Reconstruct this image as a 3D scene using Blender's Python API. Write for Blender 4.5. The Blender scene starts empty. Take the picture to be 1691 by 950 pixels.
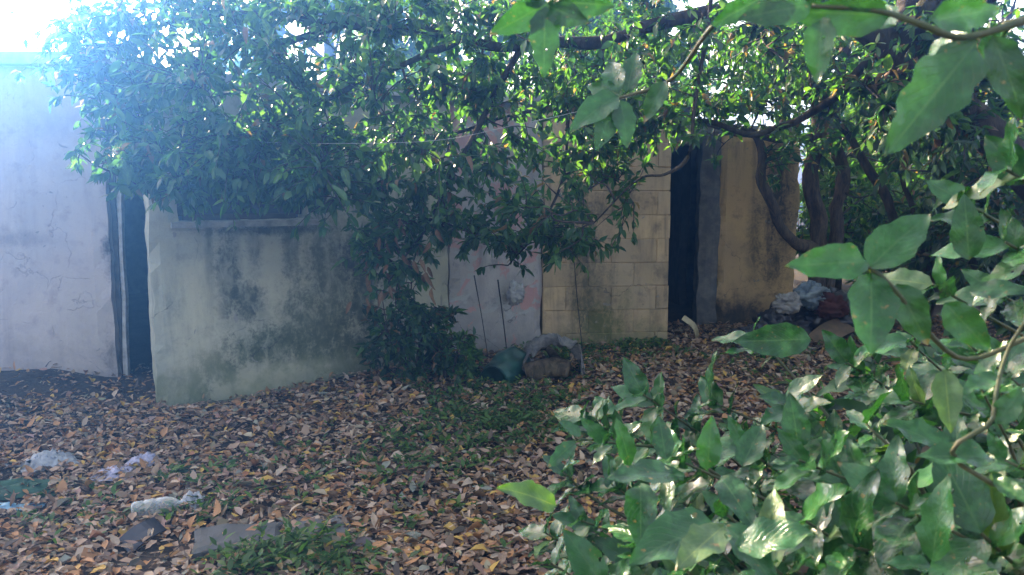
import bpy, math, random
import numpy as np
from mathutils import Vector, Matrix, noise as mnoise

# ------------------------------------------------------------------ camera, sky, sun, exposure
scene = bpy.context.scene
col = scene.collection
CAM_H, PITCH, F = 1.5, math.radians(7.0), 1327.0        # F: focal length in photo pixels (1691 wide)
cam_d = bpy.data.cameras.new('camera'); cam = bpy.data.objects.new('camera', cam_d); col.objects.link(cam)
cam.location = (0, 0, CAM_H); cam.rotation_euler = (math.radians(90) - PITCH, 0, 0)
cam_d.sensor_width = 36.0; cam_d.lens = 36.0 * F / 1691.0; cam_d.clip_start = 0.05; cam_d.clip_end = 3000
cam_d.dof.use_dof = True; cam_d.dof.focus_distance = 6.0; cam_d.dof.aperture_fstop = 8.0
scene.camera = cam

SUN_EL, SUN_AZ = math.radians(23), math.radians(-39)     # azimuth from +Y, negative = to the left
world = bpy.data.worlds.new('World'); scene.world = world; world.use_nodes = True
wn = world.node_tree; wn.nodes.clear()
wo = wn.nodes.new('ShaderNodeOutputWorld'); wb = wn.nodes.new('ShaderNodeBackground')
sky = wn.nodes.new('ShaderNodeTexSky'); sky.sky_type = 'NISHITA'; sky.sun_disc = False
sky.sun_elevation = SUN_EL; sky.sun_rotation = SUN_AZ
sky.air_density = 1.0; sky.dust_density = 2.0; sky.ozone_density = 0.0
wb.inputs['Strength'].default_value = 0.15
wn.links.new(sky.outputs[0], wb.inputs[0]); wn.links.new(wb.outputs[0], wo.inputs[0])
sun_d = bpy.data.lights.new('sun', 'SUN'); sun_d.energy = 5.0; sun_d.angle = math.radians(0.5); sun_d.color = (1, 0.95, 0.86)
sun = bpy.data.objects.new('sun', sun_d); col.objects.link(sun); sun.location = (-20, 25, 25)
to_sun = Vector((math.sin(SUN_AZ) * math.cos(SUN_EL), math.cos(SUN_AZ) * math.cos(SUN_EL), math.sin(SUN_EL)))
sun.rotation_euler = to_sun.to_track_quat('Z', 'Y').to_euler()
vs = scene.view_settings
vs.view_transform = 'Standard'; vs.look = 'None'; vs.gamma = 1.0; vs.use_curve_mapping = False
vs.exposure = 3.05
vs.use_white_balance = True; vs.white_balance_temperature = 9900; vs.white_balance_tint = 14     # the phone's balance for open shade
scene.cycles.max_bounces = 7; scene.cycles.diffuse_bounces = 4; scene.cycles.glossy_bounces = 2
scene.cycles.transmission_bounces = 5; scene.cycles.transparent_max_bounces = 8
scene.cycles.use_denoising = True

random.seed(7); rng = np.random.default_rng(11)

# ------------------------------------------------------------------ helpers
CT, ST = math.cos(PITCH), math.sin(PITCH)
def ray(u, v):
    a, b = (u - 845.5) / F, -(v - 475.0) / F
    return Vector((a, CT + b * ST, b * CT - ST))
def P(u, v, y):                      # the point seen at (u, v) whose distance ahead is y
    d = ray(u, v); return Vector((0, 0, CAM_H)) + d * (y / d.y)
def sstep(x, a, b):
    t = min(1.0, max(0.0, (x - a) / (b - a))); return t * t * (3 - 2 * t)
def ground_z(x, y):
    z = 0.15 * sstep(x, -2.6, -0.5) * sstep(y, 3.2, 6.2)
    z += 0.10 * sstep(-x, 3.0, 3.7) * math.exp(-((y - 6.05) / 0.42) ** 2)       # debris mound along the left wall
    z += 0.035 * mnoise.noise(Vector((x * 0.9, y * 0.9, 1.7))) + 0.012 * mnoise.noise(Vector((x * 4, y * 4, 5.1)))
    return z
def G(u, v, lift=0.0):               # the ground point seen at (u, v)
    d = ray(u, v); t = CAM_H / max(1e-3, -d.z)
    for _ in range(12):
        p = Vector((0, 0, CAM_H)) + d * t
        t = (CAM_H - ground_z(p.x, p.y)) / -d.z
    p = Vector((0, 0, CAM_H)) + d * t; p.z = ground_z(p.x, p.y) + lift; return p

def tag(o, label=None, cat=None, group=None, kind=None):
    if label: o['label'] = label
    if cat: o['category'] = cat
    if group: o['group'] = group
    if kind: o['kind'] = kind
    return o
def thing(name, loc, label, cat, group=None):
    o = bpy.data.objects.new(name, None); col.objects.link(o); o.location = loc
    o.empty_display_size = 0.1
    return tag(o, label, cat, group)
def adopt(o, parent):                # parent keeps the child where it stands (no parent is rotated)
    w = Vector((0, 0, 0)); p = parent
    while p is not None:
        w = w + p.location; 
        if p.parent is not None: w = w + p.matrix_parent_inverse.to_translation()
        p = p.parent
    o.parent = parent; o.matrix_parent_inverse = Matrix.Translation(-w)
def mesh_obj(name, verts, faces, mat, parent=None, smooth=False):
    me = bpy.data.meshes.new(name); me.from_pydata([tuple(v) for v in verts], [], faces); me.update()
    if smooth: me.polygons.foreach_set('use_smooth', [True] * len(me.polygons))
    if mat: me.materials.append(mat)
    o = bpy.data.objects.new(name, me); col.objects.link(o)
    if parent is not None: adopt(o, parent)
    return o

def catmull(pts, n=5):
    pts = [Vector(p) for p in pts]
    if len(pts) < 3: 
        return [pts[0].lerp(pts[-1], i / n) for i in range(n + 1)]
    ext = [pts[0] * 2 - pts[1]] + pts + [pts[-1] * 2 - pts[-2]]
    out = []
    for i in range(1, len(ext) - 2):
        p0, p1, p2, p3 = ext[i - 1], ext[i], ext[i + 1], ext[i + 2]
        for k in range(n):
            t = k / n
            out.append(0.5 * ((2 * p1) + (p2 - p0) * t + (2 * p0 - 5 * p1 + 4 * p2 - p3) * t * t + (3 * p1 - p0 - 3 * p2 + p3) * t ** 3))
    out.append(pts[-1]); return out

class Tubes:
    def __init__(s): s.v, s.f = [], []
    def add(s, pts, r0, r1, k=5, bump=0.0, seed=0):
        n = len(pts); b = len(s.v); up = Vector((0.31, 0.22, 0.92))
        for i, p in enumerate(pts):
            d = (pts[min(i + 1, n - 1)] - pts[max(i - 1, 0)])
            d = d.normalized() if d.length > 1e-9 else Vector((0, 0, 1))
            a = d.cross(up)
            if a.length < 0.1: a = d.cross(Vector((1, 0, 0)))
            a.normalize(); c = d.cross(a)
            r = r0 + (r1 - r0) * i / max(1, n - 1)
            for j in range(k):
                t = 2 * math.pi * j / k
                q = a * math.cos(t) + c * math.sin(t)
                rr = r
                if bump: rr *= 1 + bump * mnoise.noise(Vector((q.x * 1.5, q.y * 1.5 + seed, (p.z + p.x) * 4 + seed)))
                s.v.append(p + q * rr)
        for i in range(n - 1):
            for j in range(k):
                j2 = (j + 1) % k
                s.f.append((b + i * k + j, b + i * k + j2, b + (i + 1) * k + j2, b + (i + 1) * k + j))
        s.f.append(tuple(b + j for j in reversed(range(k)))); s.f.append(tuple(b + (n - 1) * k + j for j in range(k)))
    def build(s, name, mat, parent=None): return mesh_obj(name, s.v, s.f, mat, parent, True)

def unit(a):
    return a / np.maximum(np.linalg.norm(a, axis=-1, keepdims=True), 1e-9)

LT = np.array([0, .33, .68, 1.0]); LW = np.array([0, 1, .78, 0])
def leaf_cloud(name, pos, axis, nrm, length, width, curl, fold, colr, mat, parent=None):
    """many leaves as one mesh: each a creased, curling blade of 8 triangles"""
    n = len(pos); axis = unit(axis); side = unit(np.cross(axis, nrm)); nr = np.cross(side, axis)
    # vert order: base, m1, l1, r1, m2, l2, r2, tip
    tt = np.array([0, .33, .33, .33, .68, .68, .68, 1.0]); xx = np.array([0, 0, -1, 1, 0, -.78, .78, 0])
    L = length[:, None, None]; Wd = width[:, None, None]
    t = tt[None, :, None]; x = xx[None, :, None]
    V = pos[:, None, :] + axis[:, None, :] * (t * L) + side[:, None, :] * (x * Wd) + \
        nr[:, None, :] * ((-curl[:, None, None] * t * t + 0.25 * curl[:, None, None] * t) * L + fold[:, None, None] * np.abs(x) * Wd)
    tri = np.array([[0, 3, 1], [0, 1, 2], [1, 3, 6], [1, 6, 4], [2, 1, 4], [2, 4, 5], [4, 6, 7], [5, 4, 7]])
    Fc = (np.arange(n)[:, None, None] * 8 + tri[None]).reshape(-1)
    me = bpy.data.meshes.new(name)
    me.vertices.add(n * 8); me.vertices.foreach_set('co', V.astype(np.float32).ravel())
    nf = n * 8
    me.loops.add(nf * 3); me.loops.foreach_set('vertex_index', Fc.astype(np.int32))
    me.polygons.add(nf); me.polygons.foreach_set('loop_start', np.arange(nf, dtype=np.int32) * 3)
    me.polygons.foreach_set('use_smooth', np.ones(nf, dtype=bool))
    at = me.attributes.new('tint', 'FLOAT_COLOR', 'POINT')
    c4 = np.ones((n, 8, 4), np.float32); c4[:, :, :3] = colr[:, None, :]
    at.data.foreach_set('color', c4.ravel())
    me.update(); me.validate(); me.materials.append(mat)
    o = bpy.data.objects.new(name, me); col.objects.link(o)
    if parent is not None: adopt(o, parent)
    return o

def leaf_mesh(name, mat, w=0.2, curl=0.15, fold=0.25, wav=0.0, seed=0, nt=9, lobes=0.0):
    """one leaf of unit length along +Y, with midrib crease, curl and a wavy margin"""
    vs_, fs, uv = [], [], []
    xs = [-1, -.5, 0, .5, 1]
    for i in range(nt + 1):
        t = i / nt
        prof = (math.sin(math.pi * min(1, t ** 0.82)) ** 0.75) * (1 - 0.25 * t) if 0 < t < 1 else 0.02
        for j, x in enumerate(xs):
            e = 1 + lobes * math.sin(t * 25 + seed + (1.7 if x > 0 else 0)) * abs(x)
            X = x * w * prof * e
            Z = -curl * t * t + fold * abs(X) + wav * math.sin(t * 15 + seed * 2.1 + x * 2) * abs(x) * w + 0.02 * math.sin(seed + t * 4)
            vs_.append((X, t, Z)); uv.append((0.5 + 0.5 * x, t))
    for i in range(nt):
        for j in range(4):
            a = i * 5 + j; fs.append((a, a + 1, a + 6, a + 5))
    me = bpy.data.meshes.new(name); me.from_pydata(vs_, [], fs); me.update()
    me.polygons.foreach_set('use_smooth', [True] * len(me.polygons))
    u = me.uv_layers.new(name='UVMap'); li = np.empty(len(me.loops), np.int32); me.loops.foreach_get('vertex_index', li)
    u.data.foreach_set('uv', np.array(uv, np.float32)[li].ravel())
    me.materials.append(mat); return me

def basis(axis, nrm):
    y = Vector(axis).normalized(); x = y.cross(Vector(nrm))
    if x.length < 1e-4: x = y.orthogonal()
    x.normalize(); z = x.cross(y); return Matrix((x, y, z)).transposed()
def put_leaf(name, me, pos, axis, nrm, size, parent=None):
    o = bpy.data.objects.new(name, me); col.objects.link(o)
    M = basis(axis, nrm).to_4x4(); o.rotation_mode = 'QUATERNION'; o.rotation_quaternion = M.to_quaternion()
    o.location = pos; o.scale = (size, size, size)
    if parent is not None: adopt(o, parent)
    return o

# ------------------------------------------------------------------ materials
class NT:
    def __init__(s, name):
        s.m = bpy.data.materials.new(name); s.m.use_nodes = True; s.t = s.m.node_tree; s.t.nodes.clear()
        s.out = s.t.nodes.new('ShaderNodeOutputMaterial')
    def n(s, typ, **kw):
        nd = s.t.nodes.new('ShaderNode' + typ)
        for k, v in kw.items(): setattr(nd, k, v)
        return nd
    def l(s, a, b): s.t.links.new(a, b)
    def val(s, sock, v):
        if isinstance(v, bpy.types.NodeSocket): s.l(v, sock)
        else: sock.default_value = v
    def mix(s, f, a, b, mode='MIX'):
        nd = s.n('Mix', data_type='RGBA', blend_type=mode)
        s.val(nd.inputs[0], f); s.val(nd.inputs[6], a if not isinstance(a, tuple) else (*a, 1)); s.val(nd.inputs[7], b if not isinstance(b, tuple) else (*b, 1))
        return nd.outputs[2]
    def math(s, op, a, b=0.0, c=None, clamp=False):
        nd = s.n('Math', operation=op, use_clamp=clamp); s.val(nd.inputs[0], a); s.val(nd.inputs[1], b)
        if c is not None: s.val(nd.inputs[2], c)
        return nd.outputs[0]
    def noise(s, vec, scale, detail=5, rough=0.6, dist=0.0):
        nd = s.n('TexNoise'); s.l(vec, nd.inputs['Vector']); nd.inputs['Scale'].default_value = scale
        nd.inputs['Detail'].default_value = detail; nd.inputs['Roughness'].default_value = rough; nd.inputs['Distortion'].default_value = dist
        return nd.outputs[0]
    def ramp(s, f, a, b):
        nd = s.n('MapRange', clamp=True, interpolation_type='SMOOTHSTEP'); s.l(f, nd.inputs[0]); nd.inputs[1].default_value = a; nd.inputs[2].default_value = b
        return nd.outputs[0]
    def mapping(s, vec, scale):
        nd = s.n('Mapping'); s.l(vec, nd.inputs[0]); nd.inputs['Scale'].default_value = scale; return nd.outputs[0]
    def bump(s, h, strength=0.4, dist=0.01):
        nd = s.n('Bump'); s.l(h, nd.inputs['Height']); nd.inputs['Strength'].default_value = strength; nd.inputs['Distance'].default_value = dist; return nd.outputs[0]
    def pbr(s, color, rough=0.8, normal=None, spec=0.3, **kw):
        b = s.n('BsdfPrincipled'); s.val(b.inputs['Base Color'], color if not isinstance(color, tuple) else (*color, 1)); s.val(b.inputs['Roughness'], rough)
        b.inputs['Specular IOR Level'].default_value = spec
        if normal is not None: s.l(normal, b.inputs['Normal'])
        for k, v in kw.items(): b.inputs[k.replace('_', ' ')].default_value = v
        return b.outputs[0]
    def end(s, sh): s.l(sh, s.out.inputs[0]); return s.m

def leaf_cloud_mat(name, trans=0.45, rough=0.4, spec=0.4, tcol=(1.7, 2.2, 0.8)):
    k = NT(name); a = k.n('Attribute', attribute_name='tint')
    sh = k.pbr(a.outputs['Color'], rough, spec=spec)
    tr = k.n('BsdfTranslucent'); k.l(k.mix(1.0, a.outputs['Color'], tcol, 'MULTIPLY'), tr.inputs[0])
    mx = k.n('MixShader'); mx.inputs[0].default_value = trans; k.l(sh, mx.inputs[1]); k.l(tr.outputs[0], mx.inputs[2])
    return k.end(mx.outputs[0])
def leaf_obj_mat(name, c1, c2, rough=0.3, trans=0.3, rib=(0.16, 0.22, 0.06), spec=0.5, vein=0.5, brown=0.0, tmul=(1.5, 1.7, .5)):
    k = NT(name); uv = k.n('UVMap'); sep = k.n('SeparateXYZ'); k.l(uv.outputs[0], sep.inputs[0])
    oi = k.n('ObjectInfo'); geo = k.n('TexCoord')
    base = k.mix(oi.outputs['Random'], c1, c2)
    off = k.n('VectorMath', operation='ADD'); k.l(geo.outputs['Object'], off.inputs[0])
    cmb = k.n('CombineXYZ'); k.l(k.math('MULTIPLY', oi.outputs['Random'], 37.0), cmb.inputs[0]); k.l(cmb.outputs[0], off.inputs[1])
    nz = k.noise(off.outputs[0], 5.0, 5)
    base = k.mix(k.math('MULTIPLY', k.ramp(nz, .42, .72), .55), base, tuple(min(1, x * 1.7 + .01) for x in c2))
    if brown > 0:
        sp = k.noise(off.outputs[0], 9.0, 4)
        base = k.mix(k.math('MULTIPLY', k.ramp(sp, .64, .72), brown), base, (.22, .12, .04))
    d = k.math('ABSOLUTE', k.math('SUBTRACT', sep.outputs[0], .5))
    # side veins slanting forward from the rib
    ph = k.math('SUBTRACT', k.math('MULTIPLY', sep.outputs[1], 60.0), k.math('MULTIPLY', d, 42.0))
    vn = k.ramp(k.math('SINE', ph), .75, 1.0)
    base = k.mix(k.math('MULTIPLY', vn, vein * .12), base, rib)
    rb = k.math('SUBTRACT', 1.0, k.ramp(d, .008, .04)); base = k.mix(k.math('MULTIPLY', rb, .5), base, rib)
    hgt = k.math('ADD', k.math('MULTIPLY', vn, -.12), k.math('MULTIPLY', nz, .6))
    if brown > 0:
        tipf = k.ramp(k.math('ADD', sep.outputs[1], k.math('MULTIPLY', k.math('SUBTRACT', k.noise(off.outputs[0], 2.2, 3), .5), 1.1)), 1.02, 1.10)
        base = k.mix(k.math('MULTIPLY', tipf, brown), base, (.20, .12, .05))
    nm = k.bump(hgt, .3, .012)
    rr = k.math('ADD', rough, k.math('MULTIPLY', nz, .18))
    sh = k.pbr(base, rr, nm, spec)
    tr = k.n('BsdfTranslucent'); k.l(k.mix(1.0, base, tmul, 'MULTIPLY'), tr.inputs[0])
    mx = k.n('MixShader'); mx.inputs[0].default_value = trans; k.l(sh, mx.inputs[1]); k.l(tr.outputs[0], mx.inputs[2])
    if brown >= .5:                      # holes eaten by insects
        ho = k.ramp(k.noise(off.outputs[0], 7.0, 2, .4), .735, .74); tp = k.n('BsdfTransparent'); m2 = k.n('MixShader'); k.l(ho, m2.inputs[0]); k.l(mx.outputs[0], m2.inputs[1]); k.l(tp.outputs[0], m2.inputs[2]); mx = m2
    return k.end(mx.outputs[0])

def wall_mat(name, c1, c2, grime, blobs=(), streak=0.5, streak_c=(.05, .055, .04), moss_z=None, moss_c=(.07, .085, .04), peel=None, soft=.5, crack=.5):
    """old plaster: two tones, drip streaks, stains and painted recess shade of their own shape: blobs = [(point, rx, rz, amount, colour)]"""
    k = NT(name); tc = k.n('TexCoord').outputs['Object']
    big = k.noise(tc, 1.6, 6, .62, .4); mid = k.noise(tc, 6.0, 6, .65); fine = k.noise(tc, 45, 4, .7)
    c = k.mix(k.ramp(big, .35, .68), c1, c2)
    c = k.mix(k.math('MULTIPLY', k.ramp(mid, .52, .72), grime), c, streak_c)
    if peel:
        pn = k.noise(tc, 2.3, 7, .6, .8); c = k.mix(k.ramp(pn, peel[0], peel[0] + .02), c, peel[1])
        pn2 = k.noise(k.mapping(tc, (1.3, 1.3, 1.9)), 3.1, 7, .6, .5); c = k.mix(k.ramp(pn2, peel[0] + .05, peel[0] + .07), c, peel[2])
    st = k.noise(k.mapping(tc, (5, 5, .55)), 1.6, 6, .6, .3)
    c = k.mix(k.math('MULTIPLY', k.ramp(st, .5, .74), streak), c, streak_c)
    mott = k.math('ADD', .42, k.math('MULTIPLY', k.ramp(k.noise(k.mapping(tc, (1, 1, .5)), 15, 6, .7, .4), .3, .62), .85))
    for (p, rx, rz, amt, bc) in blobs:
        s1 = k.n('VectorMath', operation='SUBTRACT'); k.l(tc, s1.inputs[0]); s1.inputs[1].default_value = p
        s2 = k.n('VectorMath', operation='DIVIDE'); k.l(s1.outputs[0], s2.inputs[0]); s2.inputs[1].default_value = (rx, rx, rz)
        ln = k.n('VectorMath', operation='LENGTH'); k.l(s2.outputs[0], ln.inputs[0])
        e = k.math('ADD', ln.outputs['Value'], k.math('MULTIPLY', k.math('SUBTRACT', mid, .5), 2.6))
        e = k.math('ADD', e, k.math('MULTIPLY', k.math('SUBTRACT', fine, .5), 1.6))
        f = k.math('MULTIPLY', k.math('SUBTRACT', 1.0, k.ramp(e, 1.0 - soft * 1.5, 1.0 + soft)), mott)
        c = k.mix(k.math('MULTIPLY', f, amt), c, bc)
    if moss_z is not None:
        sp = k.n('SeparateXYZ'); k.l(tc, sp.inputs[0])
        h = k.math('ADD', sp.outputs[2], k.math('MULTIPLY', k.math('SUBTRACT', mid, .5), .9))
        c = k.mix(k.math('MULTIPLY', k.math('SUBTRACT', 1.0, k.ramp(h, moss_z[0], moss_z[1])), moss_z[2]), c, moss_c)
    c = k.mix(k.math('MULTIPLY', k.ramp(fine, .55, .75), .22), c, tuple(x * .35 for x in c1))
    # hairline cracks and small chips showing grey render below
    dv = k.n('VectorMath', operation='ADD'); k.l(tc, dv.inputs[0]); nv = k.n('TexNoise'); k.l(tc, nv.inputs['Vector']); nv.inputs['Scale'].default_value = 3.0; nv.inputs['Detail'].default_value = 6
    sv_ = k.n('VectorMath', operation='SCALE'); k.l(nv.outputs['Color'], sv_.inputs[0]); sv_.inputs['Scale'].default_value = .5; k.l(sv_.outputs[0], dv.inputs[1])
    vo = k.n('TexVoronoi', feature='DISTANCE_TO_EDGE'); k.l(dv.outputs[0], vo.inputs['Vector']); vo.inputs['Scale'].default_value = 1.5
    crk = k.math('MULTIPLY', k.math('SUBTRACT', 1.0, k.ramp(vo.outputs['Distance'], .0015, .006)), k.ramp(big, .5, .56))
    c = k.mix(k.math('MULTIPLY', crk, crack), c, (.06, .055, .05))
    chip = k.ramp(k.noise(tc, 7.5, 3, .5, 1.0), .70, .715); c = k.mix(k.math('MULTIPLY', chip, .75), c, (.27, .25, .23))
    oi = k.n('ObjectInfo'); c = k.mix(1.0, c, k.mix(oi.outputs['Random'], (.86, .86, .86), (1.0, 1.0, 1.0)), 'MULTIPLY')
    hh = k.math('SUBTRACT', k.math('ADD', k.math('MULTIPLY', fine, .35), mid), k.math('ADD', k.math('MULTIPLY', crk, .5), k.math('MULTIPLY', chip, .35)))
    nm = k.bump(hh, .6, .014)
    return k.end(k.pbr(c, .92, nm, .15))

def plain_mat(name, c1, c2=None, rough=.8, scale=8, spec=.25, bumpd=.01, metal=0.0, trans=0.0, alpha=None):
    k = NT(name); tc = k.n('TexCoord').outputs['Object']; nz = k.noise(tc, scale, 6, .62)
    c = k.mix(k.ramp(nz, .35, .68), c1, c2 or c1)
    b = k.pbr(c, rough, k.bump(nz, .4, bumpd), spec, Metallic=metal)
    if trans:
        tr = k.n('BsdfTranslucent'); k.val(tr.inputs[0], c); mx = k.n('MixShader'); mx.inputs[0].default_value = trans
        k.l(b, mx.inputs[1]); k.l(tr.outputs[0], mx.inputs[2]); b = mx.outputs[0]
    if alpha is not None:
        tp = k.n('BsdfTransparent'); mx = k.n('MixShader'); 
        k.l(k.math('ADD', alpha, k.math('MULTIPLY', nz, .25), clamp=True), mx.inputs[0]); k.l(tp.outputs[0], mx.inputs[1]); k.l(b, mx.inputs[2]); b = mx.outputs[0]
    return k.end(b)
def bark_mat(name, c1, c2, moss=0.3):
    k = NT(name); tc = k.n('TexCoord').outputs['Object']
    a = k.noise(k.mapping(tc, (9, 9, 2)), 3.0, 7, .7, .5); b = k.noise(tc, 3.0, 5)
    c = k.mix(k.ramp(a, .35, .68), c1, c2); c = k.mix(k.math('MULTIPLY', k.ramp(b, .5, .7), moss), c, (.05, .06, .025))
    return k.end(k.pbr(c, .95, k.bump(a, .8, .02), .1))

M_leafcloud = leaf_cloud_mat('leaf_foliage', .5, .38, .45)
M_litter = leaf_cloud_mat('dry_leaf_litter', .12, .62, .25, (1, 1, 1))
M_weed = leaf_cloud_mat('weed_blades', .35, .5, .3)
M_laurel = leaf_obj_mat('laurel_leaf', (.005, .046, .012), (.014, .088, .022), .13, .17, rib=(.05, .13, .045), spec=.42, brown=.7, tmul=(1.2, 1.7, .8))
M_treeleaf = leaf_obj_mat('tree_leaf', (.028, .09, .034), (.055, .14, .04), .3, .45)
M_deadleaf = leaf_obj_mat('dead_leaf', (.22, .125, .07), (.15, .085, .05), .6, .25, rib=(.3, .18, .1), spec=.25, tmul=(1, 1, 1))
M_fall = {
    'yellow': leaf_obj_mat('fallen_yellow', (.46, .27, .055), (.40, .21, .06), .55, .12, rib=(.5, .36, .14), spec=.3, tmul=(1, 1, 1)),
    'orange': leaf_obj_mat('fallen_orange', (.32, .15, .06), (.24, .115, .055), .55, .1, rib=(.4, .24, .12), spec=.3, tmul=(1, 1, 1)),
    'brown': leaf_obj_mat('fallen_brown', (.19, .12, .08), (.26, .165, .11), .6, .08, rib=(.28, .2, .14), spec=.25, tmul=(1, 1, 1)),
    'tan': leaf_obj_mat('fallen_tan', (.36, .26, .18), (.30, .21, .145), .6, .08, rib=(.42, .33, .24), spec=.25, tmul=(1, 1, 1)),
}
M_bark = bark_mat('bark_dark', (.022, .018, .014), (.075, .06, .046))
M_bark2 = bark_mat('bark_brown', (.045, .032, .022), (.13, .095, .065), .2)
M_twig = plain_mat('twig', (.035, .026, .02), (.08, .06, .045), .9, 20)
M_stem = plain_mat('green_stem', (.05, .07, .03), (.09, .085, .045), .6, 15)
M_dark = plain_mat('near_black', (.03, .028, .026), (.06, .055, .05), .95)  # plain near-black finish, on the inner wall and the sacking

# ------------------------------------------------------------------ ground
def build_ground():
    xs = np.unique(np.concatenate([np.linspace(-70, -12, 12), np.linspace(-12, 12, 121), np.linspace(12, 70, 12)]))
    ys = np.unique(np.concatenate([np.linspace(-40, -2, 8), np.linspace(-2, 14, 101), np.linspace(14, 100, 14)]))
    V = [(x, y, ground_z(x, y)) for y in ys for x in xs]; nx = len(xs)
    Fc = [(j * nx + i, j * nx + i + 1, (j + 1) * nx + i + 1, (j + 1) * nx + i) for j in range(len(ys) - 1) for i in range(nx - 1)]
    k = NT('soil'); tc = k.n('TexCoord').outputs['Object']
    a = k.noise(tc, 2.0, 6, .65); b = k.noise(tc, 26, 6, .7)
    c = k.mix(k.ramp(a, .35, .7), (.045, .035, .028), (.085, .065, .05)); c = k.mix(k.math('MULTIPLY', k.ramp(b, .5, .7), .7), c, (.13, .095, .065))
    m = k.end(k.pbr(c, .95, k.bump(b, .9, .03), .1))
    tag(mesh_obj('ground', V, Fc, m, None, True), 'bare dark earth of the yard under the fallen leaves', None, None, 'structure')
build_ground()

# ------------------------------------------------------------------ the house
def wall_panel(name, a, b, z0, z1, th, mat, holes=(), parent=None, cell=.09, wob=.008, ragged=0.0, seed=0, erode=0.0):
    """a plastered wall from a to b (plan points), th thick behind its face, with real openings and uneven faces and edges"""
    a = Vector((a[0], a[1], 0)); b = Vector((b[0], b[1], 0)); L = (b - a).length; d = (b - a) / L; nb = Vector((-d.y, d.x, 0))
    def lines(lo, hi, extra):
        s = sorted(set([lo, hi] + [e for e in extra if lo < e < hi])); out = []
        for p, q in zip(s, s[1:]):
            n = max(1, round((q - p) / cell)); out += [p + (q - p) * i / n for i in range(n)]
        return out + [hi]
    X = lines(0, L, [h[0] for h in holes] + [h[1] for h in holes]); Z = lines(z0, z1, [h[2] for h in holes] + [h[3] for h in holes])
    def solid(i, j):
        if not (0 <= i < len(X) - 1 and 0 <= j < len(Z) - 1): return False
        cx, cz = (X[i] + X[i + 1]) / 2, (Z[j] + Z[j + 1]) / 2
        return not any(h[0] < cx < h[1] and h[2] < cz < h[3] for h in holes)
    V, idx, Fc = [], {}, []
    def vert(i, j, k):
        key = (i, j, k)
        if key not in idx:
            p = a + d * X[i] + nb * (th * k) + Vector((0, 0, Z[j]))
            edge = 4 - sum(solid(i + di, j + dj) for di in (-1, 0) for dj in (-1, 0))
            w = wob * (2.2 if edge else 1)
            q = p * 2.6 + Vector((seed, 0, 0))
            p = p + nb * (mnoise.noise(q) * w * 1.4) + d * (mnoise.noise(q * 3 + Vector((9, 1, 4))) * w * (1 if edge else .2)) + Vector((0, 0, mnoise.noise(q * 3 + Vector((3, 7, 2))) * w))
            if edge and k == 0: p += nb * (.010 + erode * max(0, mnoise.noise(p * 5)))
            if ragged and j == len(Z) - 1: p.z += ragged * (mnoise.noise(q * 1.7) - .3 + .6 * mnoise.noise(q * 5))
            idx[key] = len(V); V.append(p)
        return idx[key]
    for i in range(len(X) - 1):
        for j in range(len(Z) - 1):
            if not solid(i, j): continue
            Fc.append((vert(i, j, 0), vert(i + 1, j, 0), vert(i + 1, j + 1, 0), vert(i, j + 1, 0)))
            Fc.append((vert(i, j, 1), vert(i, j + 1, 1), vert(i + 1, j + 1, 1), vert(i + 1, j, 1)))
            if not solid(i - 1, j): Fc.append((vert(i, j, 0), vert(i, j + 1, 0), vert(i, j + 1, 1), vert(i, j, 1)))
            if not solid(i + 1, j): Fc.append((vert(i + 1, j, 0), vert(i + 1, j, 1), vert(i + 1, j + 1, 1), vert(i + 1, j + 1, 0)))
            if not solid(i, j - 1): Fc.append((vert(i, j, 0), vert(i, j, 1), vert(i + 1, j, 1), vert(i + 1, j, 0)))
            if not solid(i, j + 1): Fc.append((vert(i, j + 1, 0), vert(i + 1, j + 1, 0), vert(i + 1, j + 1, 1), vert(i, j + 1, 1)))
    return mesh_obj(name, V, Fc, mat, parent)
def box_verts(x0, x1, y0, y1, z0, z1): 
    return [(x0, y0, z0), (x1, y0, z0), (x1, y1, z0), (x0, y1, z0), (x0, y0, z1), (x1, y0, z1), (x1, y1, z1), (x0, y1, z1)]
BOXF = [(0, 3, 2, 1), (4, 5, 6, 7), (0, 1, 5, 4), (1, 2, 6, 5), (2, 3, 7, 6), (3, 0, 4, 7)]
def prism(name, poly, z0, z1, mat, parent=None):
    n = len(poly); V = [(p[0], p[1], z0) for p in poly] + [(p[0], p[1], z1) for p in poly]
    Fc = [tuple(reversed(range(n))), tuple(range(n, 2 * n))] + [(i, (i + 1) % n, n + (i + 1) % n, n + i) for i in range(n)]
    return mesh_obj(name, V, Fc, mat, parent)
def bar(name, p, q, w, t, mat, parent=None, seg=6, wob=.003, seed=0):
    """a rough rectangular bar from p to q, w wide (along x/y plan) and t deep"""
    p, q = Vector(p), Vector(q); d = (q - p).normalized(); s = d.cross(Vector((0, 1, 0.02))).normalized(); n = s.cross(d)
    V, Fc = [], []
    for i in range(seg + 1):
        c = p.lerp(q, i / seg)
        for (a, b) in ((-1, -1), (1, -1), (1, 1), (-1, 1)):
            v = c + s * (a * w / 2) + n * (b * t / 2); V.append(v + Vector([mnoise.noise(v * 9 + Vector((seed, k * 5, 0))) * wob for k in range(3)]))
    for i in range(seg):
        for j in range(4): Fc.append((i * 4 + j, i * 4 + (j + 1) % 4, i * 4 + 4 + (j + 1) % 4, i * 4 + 4 + j))
    Fc += [(3, 2, 1, 0), tuple(seg * 4 + j for j in range(4))]
    return mesh_obj(name, V, Fc, mat, parent)

house = thing('abandoned_house', (0, 8, 0), 'low derelict plastered house with stained walls and dark open doorways', 'house')
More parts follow.
